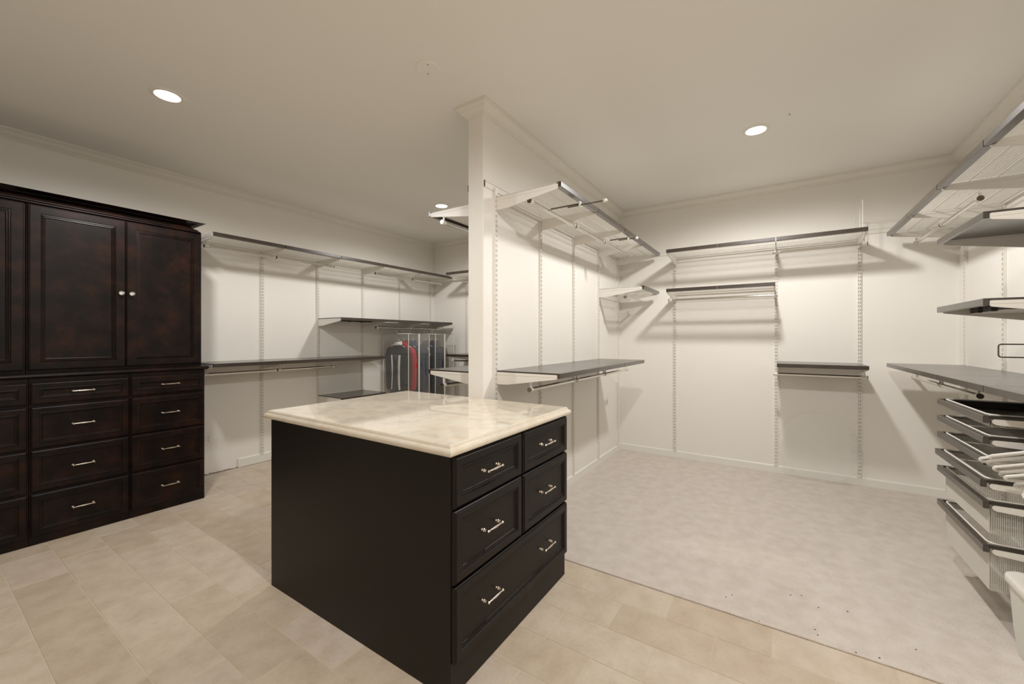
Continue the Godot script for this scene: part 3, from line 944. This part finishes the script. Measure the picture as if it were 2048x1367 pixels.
	for k in 7:
		var a := PI / 2 * k / 6.0
		lp.append(Vector3(0, -hw + 0.012 - 0.012 * sin(a), o - 0.012 + 0.012 * cos(a)))
	lp.append(Vector3(0, -hw, 0.014))
	single("wire_hook", MB.new().tube(lp, 0.0034, 8), M.dark_chrome, "grey rounded wire loop hook standing out from the right wall below the head-high shelf", "hook", Vector3(RX, 1.2325, -3.24), -PI / 2)
	# slim trays under two solid shelves
	for e in [["R", -3.17, 1.474], ["R", -3.01, 1.474], ["R", -2.84, 1.474], ["L", -2.86, 1.531], ["L", -3.03, 1.531], ["L", -3.20, 1.531]]:
		var right: bool = e[0] == "R"
		var nth: String = ["farthest", "middle", "nearest"][[-3.17, -3.01, -2.84].find(e[1])] if right else ["nearest", "middle", "farthest"][[-2.86, -3.03, -3.20].find(e[1])]
		var t := thing("sliding_tray", "slim dark white-lipped tray under the %s, %s of three" % ["head-high right-wall shelf" if right else "raised shelf above the garment bags", nth], "tray", on_wall(e[0], e[1], e[2] - 0.010), turn_of(e[0]), "trays under solid shelves")
		part("tray_body", MB.new().prism(PackedVector2Array([Vector2(-0.055, 0), Vector2(0.055, 0), Vector2(0.045, -0.030), Vector2(-0.045, -0.030)]), 0.03, 0.335), M.walnut_dark, t)
		part("lip", MB.new().box(Vector3(0, -0.033, 0.18), Vector3(0.10, 0.005, 0.315), 0.002), M.white_metal, t)

# ------------------------------------------------------------------ mesh drawers
func basket_mesh(wd: float, dp: float, h: float) -> ArrayMesh:
	var m := MB.new()
	var s := 0.0062
	var r := 0.0009
	var x0 := -wd / 2
	var x1 := wd / 2
	var z0 := 0.0
	var z1 := dp
	# U-shaped wires across x, U-shaped wires across z, hoops round the sides
	var cx := int(dp / s)
	for k in cx + 1:
		var z := z0 + dp * k / cx
		m.tube(PackedVector3Array([Vector3(x0, 0, z), Vector3(x0, -h, z)]), r, 3, false)
		m.tube(PackedVector3Array([Vector3(x1, 0, z), Vector3(x1, -h, z)]), r, 3, false)
		m.tube(PackedVector3Array([Vector3(x0, -h, z), Vector3(x1, -h, z)]), r, 3, false)
	var cz := int(wd / s)
	for k in cz + 1:
		var x := x0 + wd * k / cz
		m.tube(PackedVector3Array([Vector3(x, 0, z0), Vector3(x, -h, z0)]), r, 3, false)
		m.tube(PackedVector3Array([Vector3(x, 0, z1), Vector3(x, -h, z1)]), r, 3, false)
		m.tube(PackedVector3Array([Vector3(x, -h, z0), Vector3(x, -h, z1)]), r, 3, false)
	var cy := int(h / s)
	for k in cy:
		var y := -h * k / cy
		m.tube(PackedVector3Array([Vector3(x0, y, z0), Vector3(x1, y, z0), Vector3(x1, y, z1), Vector3(x0, y, z1)]), r, 3, false, true)
	return m.mesh()

func build_drawers() -> void:
	var tops := [0.960, 0.868, 0.775, 0.678, 0.585, 0.394]
	var hs := [0.050, 0.045, 0.045, 0.045, 0.145, 0.205]
	var names := ["topmost with dark tray", "second from top", "third from top", "fourth, with hangers", "fifth from top", "lowest and deepest"]
	var wd := 0.616
	for k in 6:
		var t := thing("wire_basket", "white mesh pull-out basket with dark frame on the right wall, " + names[k], "basket", Vector3(RX, tops[k], -2.930), -PI / 2, "pull-out baskets on the right wall")
		# local x = world z, local z = out from the wall
		var fo := 0.460 if k != 3 else 0.468
		part("front_edge", MB.new().box(Vector3(0, -0.0155, fo - 0.010), Vector3(wd, 0.031, 0.020), 0.002), M.walnut, t, Vector3.ZERO, "dark wood-look front rail")
		var fr := MB.new()
		for s in [-1.0, 1.0]:
			fr.box(Vector3(s * (wd / 2 - 0.012), -0.006, (fo - 0.02 + 0.02) / 2), Vector3(0.024, 0.012, fo - 0.041), 0.002)
		fr.box(Vector3(0, -0.006, 0.028), Vector3(wd - 0.05, 0.012, 0.016), 0.002)
		part("frame", fr, M.walnut_dark, t)
		var rw := wd - 0.056
		var rd := fo - 0.066
		var ring := PackedVector3Array()
		var rr := 0.030
		for c in [[-1, -1, PI], [1, -1, -PI / 2], [1, 1, 0.0], [-1, 1, PI / 2]]:
			for j in 5:
				var a: float = c[2] + PI / 2 * j / 4.0
				ring.append(Vector3(c[0] * (rw / 2 - rr) + rr * cos(a), 0.0015, 0.040 + rd / 2 + c[1] * (rd / 2 - rr) + rr * sin(a)))
		part("rim_wire", MB.new().tube(ring, 0.0042, 6, false, true), M.white_metal, t, Vector3.ZERO, "bright rounded rim wire")
		var bk := "basket%.3f" % hs[k]
		if not cache.has(bk): cache[bk] = basket_mesh(rw - 0.006, rd - 0.006, hs[k])
		var b := part("mesh_basket", cache[bk], M.wire, t, Vector3(0, -0.001, 0.043))
		b.set_meta("kind", "stuff")
		for s in [-1.0, 1.0]:
			var arm := MB.new()
			arm.prism(PackedVector2Array([Vector2(0.0165, -0.062), Vector2(0.0165, -0.0135), Vector2(fo - 0.034, -0.0135), Vector2(fo - 0.028, -0.020), Vector2(fo - 0.030, -0.032), Vector2(fo - 0.040, -0.038)]), -0.005, 0.005)
			arm.xf(Transform3D(Basis(Vector3(0, 0, 1), Vector3(0, 1, 0), Vector3(-1, 0, 0)), Vector3(s * (wd / 2 - 0.008), 0, 0)))
			part("runner", arm, M.white_metal, t, Vector3.ZERO, "white side runner")
		if k == 0:
			var tr := MB.new()
			tr.box(Vector3(0, -0.036, 0.24), Vector3(rw - 0.03, 0.004, rd - 0.03))
			tr.box(Vector3(-rw / 2 + 0.012, -0.018, 0.24), Vector3(0.004, 0.034, rd - 0.03))
			part("inner_tray", tr, M.walnut_dark, t, Vector3.ZERO, "dark inner tray")
			# far side wall of the tray with its hand hole
			var outer := PackedVector2Array([Vector2(0.055, -0.034), Vector2(0.425, -0.034), Vector2(0.425, 0.0), Vector2(0.055, 0.0)])
			var w2 := MB.new()
			w2.box(Vector3(0.262, -0.018, 0.1), Vector3(0.004, 0.034, 0.10))
			w2.box(Vector3(0.262, -0.018, 0.36), Vector3(0.004, 0.034, 0.09))
			w2.box(Vector3(0.262, -0.030, 0.23), Vector3(0.004, 0.010, 0.17))
			part("tray_side", w2, M.walnut_dark, t)
			var hp := PackedVector3Array([Vector3(0.262, 0.0, 0.305), Vector3(0.262, -0.018, 0.303), Vector3(0.262, -0.024, 0.296), Vector3(0.262, -0.0245, 0.165), Vector3(0.262, -0.018, 0.157), Vector3(0.262, 0.0, 0.155)])
			part("hand_hole_trim", MB.new().tube(hp, 0.003, 6), M.dark_chrome, t)

func hanger_path(wd: float, drop: float) -> PackedVector3Array:
	# closed outline in the (x, y) plane: tip at x = 0, arms rise to the neck, bottom bar
	var p := PackedVector3Array()
	var r := 0.012
	for k in 9:
		var a := PI / 2 + PI * k / 8.0
		p.append(Vector3(r + r * cos(a), r * sin(a), 0))
	p.append(Vector3(wd * 0.5, -r, 0))
	for k in 9:
		var a := -PI / 2 + PI * k / 8.0
		p.append(Vector3(wd - r + r * cos(a), r * sin(a), 0))
	p.append(Vector3(wd * 0.78, drop * 0.45, 0))
	p.append(Vector3(wd * 0.53, drop, 0))
	p.append(Vector3(wd * 0.47, drop, 0))
	p.append(Vector3(wd * 0.22, drop * 0.45, 0))
	return p

func build_hangers() -> void:
	var where := ["farthest back in the pile", "second from the back", "third from the back", "fourth from the back", "third from the front", "second from the front", "the thick tube on top of the pile"]
	for k in 7:
		var clear := k in [1, 3, 5]
		var t := thing("clothes_hanger", "%s plastic hanger piled on the fourth basket, %s" % ["clear" if clear else "white", where[k]], "hanger", Vector3(0, 0, 0), 0.0, "hangers piled on the basket")
		var x: float = [0.742, 0.760, 0.771, 0.785, 0.790, 0.812, 0.764][k]
		var y: float = [0.770, 0.764, 0.747, 0.730, 0.722, 0.700, 0.790][k]
		var z: float = [-2.600, -2.582, -2.560, -2.545, -2.520, -2.500, -2.575][k]
		var basis := Basis(Vector3(0.985, 0.10, 0.05).normalized(), Vector3(0.0, 0.8, 0.6).normalized(), Vector3(0, -0.6, 0.8).normalized()).orthonormalized()
		t.transform = Transform3D(basis, Vector3(x, y, z))
		var wd := 0.40
		var m := MB.new().tube(hanger_path(wd, 0.085), 0.0062 if not clear else 0.0075, 8, false, true)
		part("shoulders", m, M.clear_plastic if clear else M.plastic, t)
		var hk := PackedVector3Array([Vector3(wd / 2, 0.085, 0), Vector3(wd / 2, 0.115, 0)])
		for j in 9:
			var a := -PI / 2 + PI * 1.25 * j / 8.0
			hk.append(Vector3(wd / 2 + 0.02 * cos(a), 0.137 + 0.02 * sin(a), 0))
		part("hook", MB.new().tube(hk, 0.002, 6), M.chrome, t)
	# the flat one in front
	var f := thing("clothes_hanger", "white flat plastic hanger with a curled notch, foremost on the fourth basket", "hanger", Vector3(0, 0, 0), 0.0, "hangers piled on the basket")
	f.transform = Transform3D(Basis(Vector3(0.97, 0.24, 0.03).normalized(), Vector3(-0.2, 0.75, -0.6).normalized(), Vector3(-0.16, 0.57, 0.80)).orthonormalized(), Vector3(0.826, 0.664, -2.470))
	var poly := PackedVector2Array([Vector2(0.012, 0.030), Vector2(-0.004, 0.014), Vector2(-0.006, 0.0), Vector2(0.004, -0.012), Vector2(0.020, -0.016), Vector2(0.036, -0.010), Vector2(0.038, 0.004), Vector2(0.030, 0.018), Vector2(0.036, 0.026), Vector2(0.05, 0.024), Vector2(0.37, 0.075), Vector2(0.36, 0.100), Vector2(0.18, 0.105), Vector2(0.06, 0.060)])
	part("shoulders", MB.new().prism(poly, -0.0025, 0.0025), M.plastic, f)
	var nk := PackedVector3Array()
	for j in 9:
		var a := PI * 1.4 * j / 8.0 + 0.4
		nk.append(Vector3(0.050 + 0.008 * cos(a), 0.010 + 0.008 * sin(a), 0))
	part("notch", MB.new().tube(nk, 0.002, 6), M.plastic, f)

func build_tub() -> void:
	var t := thing("storage_tub", "white plastic lidded tub on the carpet beside the lowest wire basket", "storage box", Vector3(1.003, 0.008, -2.285))
	var rows := []
	for e in [[0.0, 0.0], [0.004, 0.006], [0.02, 0.10], [0.036, 0.285], [0.036, 0.30]]:
		rows.append(rounded(0.350 + e[0] * 1.2, 0.540 + e[0] * 1.2, 0.04, e[1] if e[1] > 0 else 0.0))
	var b := MB.new().loft(rows)
	b.quad(Vector3(-0.17, 0.001, -0.26), Vector3(0.17, 0.001, -0.26), Vector3(0.17, 0.001, 0.26), Vector3(-0.17, 0.001, 0.26), Vector3.DOWN)
	part("tub_body", b, M.tub, t)
	var lid := []
	for e in [[0.408, 0.598, 0.280], [0.414, 0.604, 0.284], [0.416, 0.606, 0.300], [0.412, 0.602, 0.310], [0.400, 0.590, 0.314], [0.340, 0.530, 0.314], [0.330, 0.520, 0.308], [0.322, 0.512, 0.302], [0.05, 0.2, 0.302], [0.001, 0.001, 0.302]]:
		lid.append(rounded(e[0], e[1], minf(0.05, e[0] * 0.4), e[2]))
	part("lid", MB.new().loft(lid, true, false), M.plastic, t)

func rounded(w: float, d: float, r: float, y: float) -> PackedVector3Array:
	var p := PackedVector3Array()
	for c in [[1, 1, 0.0], [-1, 1, PI / 2], [-1, -1, PI], [1, -1, PI * 1.5]]:
		for j in 6:
			var a: float = c[2] + PI / 2 * j / 5.0
			p.append(Vector3(c[0] * (w / 2 - r) + r * cos(a), y, c[1] * (d / 2 - r) + r * sin(a)))
	return p

# ------------------------------------------------------------------ garments in their bags
func jacket(x: float, z: float, hw: float, cloth: Material, called: String, label: String, seed_: int, style := "", length := 0.82) -> void:
	var t := thing(called, label, "jacket", Vector3(x, 1.225, z), 0.0, "clothes in the garment bags")
	var nz := noise(seed_, 2.2, 3)
	var rows := []
	var sh := [[0.0, 0.28, 0.030], [-0.012, 0.36, 0.040], [-0.035, 0.62, 0.045], [-0.065, 0.88, 0.050], [-0.10, 0.97, 0.056], [-0.16, 0.93, 0.062], [-0.28, 0.88, 0.064], [-0.45, 0.88, 0.062], [-0.65, 0.92, 0.060], [-length, 0.95, 0.055]]
	for e in sh:
		var ring := PackedVector3Array()
		for j in 28:
			var a := TAU * j / 28
			var fold: float = 1.0 + 0.30 * nz.get_noise_3d(cos(a) * 1.4, e[0] * 0.7, sin(a) * 1.4 + seed_) * clampf(-e[0] * 4.0, 0.1, 1.0)
			ring.append(Vector3(cos(a) * hw * e[1] * 0.80, e[0], sin(a) * e[2] * 0.62 * fold))
		rows.append(ring)
	part("body", MB.new().loft(rows), cloth, t)
	for s in [-1.0, 1.0]:
		var sr := []
		for e in [[0.0, 0.58, 0.040, 0.034], [-0.03, 0.74, 0.046, 0.042], [-0.10, 0.84, 0.052, 0.050], [-0.22, 0.87, 0.053, 0.050], [-0.36, 0.86, 0.050, 0.046], [-0.50, 0.84, 0.045, 0.042], [-0.565, 0.82, 0.040, 0.038], [-0.57, 0.82, 0.030, 0.028]]:
			var ring := PackedVector3Array()
			for j in 16:
				var a := TAU * j / 16
				var fold: float = 1.0 + 0.25 * nz.get_noise_3d(cos(a) * 1.2 + s * 5.0, e[0] * 2.0, sin(a) * 1.2)
				ring.append(Vector3(s * e[1] * hw + cos(a) * e[2] * fold, -0.045 + e[0], 0.010 + sin(a) * e[3] * 0.62 * fold))
			sr.append(ring)
		part("sleeve", MB.new().loft(sr), cloth, t)
	var col := []
	for e in [[-0.012, 0.070, 0.040], [0.012, 0.062, 0.040], [0.030, 0.052, 0.038], [0.030, 0.046, 0.030]]:
		var ring := PackedVector3Array()
		for j in 20:
			var a := TAU * j / 20
			ring.append(Vector3(cos(a) * e[1], e[0] - 0.010 * sin(a), sin(a) * e[2]))
		col.append(ring)
	var cc: Material = M.cloth_white if style == "striped" else cloth
	part("collar", MB.new().loft(col), cc, t)
	if style == "striped":
		var yoke := MB.new()
		yoke.prism(PackedVector2Array([Vector2(-0.085, -0.012), Vector2(0.085, -0.012), Vector2(0.075, 0.0), Vector2(-0.075, 0.0)]), 0.020, 0.042)
		part("collar_band", yoke, M.cloth_white, t, Vector3(0, -0.006, 0), "white knit collar band")
		for s in [-1.0, 1.0]:
			var st := []
			for k in 9:
				var u := k / 8.0
				var y := -0.15 - 0.46 * u
				var wdt := lerpf(0.026, 0.020, u) if s > 0 else lerpf(0.018, 0.010, u)
				var cx: float = s * (0.075 - 0.012 * sin(u * PI))
				st.append(PackedVector3Array([Vector3(cx - wdt, y, 0.049), Vector3(cx, y, 0.0535 + 0.004 * sin(u * 9.0)), Vector3(cx + wdt, y, 0.049), Vector3(cx, y, 0.044)]))
			part("stripe", MB.new().loft(st), M.cloth_white, t, Vector3.ZERO, "white panel")
		part("lining", MB.new().prism(PackedVector2Array([Vector2(-0.04, -0.15), Vector2(0.035, -0.15), Vector2(0.0, -0.235)]), 0.038, 0.046), M.cloth_grey, t, Vector3.ZERO, "grey neck lining")
	elif style == "emblem":
		part("emblem", MB.new().tube(PackedVector3Array([Vector3(0.10, -0.075, 0.070), Vector3(0.112, -0.09, 0.071), Vector3(0.104, -0.115, 0.071), Vector3(0.116, -0.13, 0.071), Vector3(0.108, -0.14, 0.071)]), 0.004, 6), M.cloth_white, t, Vector3.ZERO, "small white emblem")
	elif style == "trimmed":
		part("trim_stripe", MB.new().tube(PackedVector3Array([Vector3(0.13, -0.05, 0.078), Vector3(0.155, -0.10, 0.082), Vector3(0.175, -0.17, 0.080)]), 0.004, 6), M.cloth_white, t, Vector3.ZERO, "white sleeve stripe")
	# its hanger
	var h := thing("clothes_hanger", "white hanger holding the " + label.substr(0, label.find(",") if label.contains(",") else label.length()), "hanger", Vector3(x, 1.225, z), 0.0, "hangers in the garment bags")
	var hk := PackedVector3Array([Vector3(0, 0.0, 0), Vector3(0, 0.035, 0)])
	for j in 9:
		var a := -PI * 0.45 + PI * 1.25 * j / 8.0
		hk.append(Vector3(0.020 * cos(a) - 0.004, 0.052 + 0.020 * sin(a), 0))
	part("hook", MB.new().tube(hk, 0.0030, 6), M.plastic, h)
	part("shoulders", MB.new().tube(PackedVector3Array([Vector3(-hw * 0.62, -0.05, 0), Vector3(-0.03, -0.004, 0), Vector3(0.03, -0.004, 0), Vector3(hw * 0.62, -0.05, 0)]), 0.005, 6), M.plastic, h)

func garment_bag(z0: float, z1: float, x0: float, x1: float, label: String) -> void:
	var zc := (z0 + z1) / 2
	var xc := (x0 + x1) / 2
	var t := thing("garment_bag", label, "garment bag", Vector3(xc, 0.36, zc), 0.0, "clear garment bags")
	var hx := (x1 - x0) / 2
	var hz := absf(z1 - z0) / 2
	var h := 0.995
	var films := MB.new()
	var nz := noise(91, 3.0, 2)
	for f in [[Vector3(-hx, 0, hz), Vector3(hx, 0, hz)], [Vector3(hx, 0, hz), Vector3(hx, 0, -hz)], [Vector3(-hx, 0, -hz), Vector3(-hx, 0, hz)], [Vector3(hx, 0, -hz), Vector3(-hx, 0, -hz)]]:
		var rows := []
		var nrm: Vector3 = (f[1] - f[0]).normalized().cross(Vector3.UP)
		for r in 15:
			var row := PackedVector3Array()
			for c in 11:
				var p: Vector3 = f[0].lerp(f[1], c / 10.0) + Vector3.UP * h * r / 14.0
				var e := sin(PI * c / 10.0) * sin(PI * r / 14.0)
				row.append(p + nrm * (0.010 * e * nz.get_noise_3d(p.x * 3.0, p.y * 2.0, p.z * 3.0)))
			rows.append(row)
		films.loft(rows, false, false)
	films.quad(Vector3(-hx, h, -hz), Vector3(hx, h, -hz), Vector3(hx, h, hz), Vector3(-hx, h, hz), Vector3.UP)
	part("clear_film", films, M.film, t, Vector3.ZERO, "clear vinyl film")
	for c in [[1, 1], [1, -1], [-1, -1], [-1, 1]]:
		part("piping", MB.new().tube(PackedVector3Array([Vector3(c[0] * hx, 0, c[1] * hz), Vector3(c[0] * hx, h, c[1] * hz)]), 0.0045, 6), M.cloth_white, t, Vector3.ZERO, "white edge piping")
	part("top_piping", MB.new().tube(PackedVector3Array([Vector3(-hx, h, -hz), Vector3(hx, h, -hz), Vector3(hx, h, hz), Vector3(-hx, h, hz)]), 0.0045, 6, false, true), M.cloth_white, t)
	part("zipper", MB.new().box(Vector3(hx + 0.003, h / 2, 0.004), Vector3(0.004, h, 0.026), 0.001), M.cloth_white, t, Vector3.ZERO, "wide white zipper band")
	part("inner_bar", MB.new().tube(PackedVector3Array([Vector3(-4.26 - xc, 0.912, -hz), Vector3(-4.26 - xc, 0.912, hz)]), 0.004, 8), M.chrome, t)
	for s in [-0.6, 0.6]:
		var hk := PackedVector3Array([Vector3(-4.26 - xc, h, s * hz), Vector3(-4.26 - xc, h + 0.045, s * hz)])
		for j in 9:
			var a := -PI / 2 + PI * 1.3 * j / 8.0
			hk.append(Vector3(-4.26 - xc + 0.0165 * cos(a) - 0.0, h + 0.0735 + 0.0175 * sin(a), s * hz))
		part("hook", MB.new().tube(hk, 0.0018, 6), M.chrome, t)

func build_clothes() -> void:
	garment_bag(-3.637, -4.009, -4.455, -3.970, "clear garment bag with white zipper holding the red and black jackets")
	garment_bag(-4.125, -4.512, -4.455, -3.970, "clear garment bag with white zipper nearer the far corner, holding navy clothes")
	jacket(-4.243, -3.708, 0.205, M.cloth_black, "jacket", "black striped jacket with white collar, frontmost in the nearer bag", 1, "striped")
	jacket(-4.238, -3.792, 0.245, M.cloth_red, "jacket", "bright red jacket, hanging behind the black striped one", 2, "emblem")
	jacket(-4.235, -3.872, 0.245, M.cloth_navy, "jacket", "plain navy jacket, next behind the red one", 3)
	jacket(-4.225, -3.950, 0.240, M.cloth_denim, "jacket", "blue denim jacket, last in the nearer garment bag", 4)
	jacket(-4.225, -4.185, 0.235, M.cloth_black, "jacket", "black jacket with white sleeve line, in the farther garment bag", 5, "trimmed")
	jacket(-4.225, -4.285, 0.240, M.cloth_navy, "jacket", "navy jacket midway in the farther bag, behind the black one", 6)
	jacket(-4.225, -4.400, 0.235, M.cloth_brown, "jacket", "dull brown jacket, last in the farther garment bag", 7)

# ------------------------------------------------------------------ glass disc, outlet
func build_small() -> void:
	var r := 0.302
	var t := thing("glass_disc", "clear round glass tabletop leaning on the far wall between two standards", "glass disc", Vector3(0.317, 0.006, -4.560))
	var disc := MB.new().lathe([Vector2(0, -0.003), Vector2(r - 0.001, -0.003), Vector2(r, -0.002), Vector2(r, 0.002), Vector2(r - 0.001, 0.003), Vector2(0, 0.003)], 72)
	var tilt := Basis(Vector3(1, 0, 0), PI / 2 - 0.125)
	disc.xf(Transform3D(tilt, tilt * Vector3(0, 0, -r)))
	part("pane", disc, M.glass, t)
	var edge := MB.new().lathe([Vector2(r + 0.0002, -0.0022), Vector2(r + 0.0002, 0.0022)], 72)
	edge.xf(Transform3D(tilt, tilt * Vector3(0, 0, -r)))
	part("edge", edge, M.glass_edge, t, Vector3.ZERO, "greenish polished edge")
	# outlet on the left wall
	var o := thing("wall_outlet", "white double wall outlet low on the left wall next to the wardrobe", "outlet", Vector3(LX, 0.345, -1.647), PI / 2)
	part("plate", MB.new().box(Vector3(0, 0, 0.0025), Vector3(0.072, 0.124, 0.005), 0.002), M.plastic, o)
	for s in [-1.0, 1.0]:
		part("socket", MB.new().box(Vector3(0, s * 0.0195, 0.0055), Vector3(0.034, 0.028, 0.002), 0.001), M.base, o)
		var sl := MB.new()
		sl.box(Vector3(-0.0065, s * 0.0195 + 0.004, 0.0067), Vector3(0.0022, 0.008, 0.0008))
		sl.box(Vector3(0.0065, s * 0.0195 + 0.004, 0.0067), Vector3(0.0022, 0.007, 0.0008))
		sl.box(Vector3(0, s * 0.0195 - 0.007, 0.0067), Vector3(0.005, 0.005, 0.0008))
		part("slots", sl, M.black, o)
	part("screw", MB.new().box(Vector3(0, 0, 0.0055), Vector3(0.006, 0.006, 0.002), 0.001), M.chrome, o)
	# broken plaster where the baseboard is missing
	var m := MB.new()
	var rng := RandomNumberGenerator.new()
	rng.seed = 12
	for k in 46:
		var z := lerpf(-1.42, -1.892, k / 45.0)
		var hh := rng.randf_range(0.002, 0.014)
		m.box(Vector3(LX + 0.002, 0.001 + hh / 2, z), Vector3(0.005, hh, rng.randf_range(0.006, 0.018)), 0.001)
	var p := single("plaster_crumbs", m, M.dark_plaster, "ragged grey broken plaster edge where the left baseboard is missing", "plaster")
	p.set_meta("kind", "stuff")

# ------------------------------------------------------------------ scene
func _ready() -> void:
	# camera
	var cam := Camera3D.new()
	cam.name = "camera"
	var near := 0.05
	var f := 810.8
	cam.set_frustum(near * 1367.0 / f, Vector2(0, -7.94 / f * near), near, 60.0)
	cam.position = Vector3(0, 1.3, 0)
	cam.rotation.y = deg_to_rad(33.183)
	add_child(cam)
	cam.current = true
	# environment: a closed room, so the sky is only a neutral backdrop
	var env := Environment.new()
	env.background_mode = Environment.BG_COLOR
	env.background_color = Color(0.02, 0.02, 0.02)
	env.tonemap_mode = Environment.TONE_MAPPER_LINEAR
	env.tonemap_exposure = 1.2
	env.sdfgi_enabled = true
	env.ssao_enabled = true
	env.ssil_enabled = true
	var we := WorldEnvironment.new()
	we.name = "environment"
	we.environment = env
	add_child(we)
	# the recessed lights
	for p in SPOTS:
		var l := SpotLight3D.new()
		l.name = "downlight"
		l.position = Vector3(p.x, HC - 0.11, p.y)
		l.rotation.x = -PI / 2
		l.light_color = Color(1.0, 0.992, 0.985)
		l.light_energy = 1.36 if p.x < -1.6 else 1.9
		l.light_size = 0.06
		l.spot_range = 12.0
		l.spot_attenuation = 2.0
		l.spot_angle = 88.0
		l.spot_angle_attenuation = 0.48
		l.shadow_enabled = true
		add_child(l, true)
	make_materials()
	M.dark_plaster = mat(rgb(150, 142, 130), 0.95)
	build_room()
	build_lamps()
	build_wardrobe()
	build_island()
	build_shelving()
	build_drawers()
	build_clothes()
	build_small()
	build_tub()
	build_hangers()
	build_ceiling_bits()
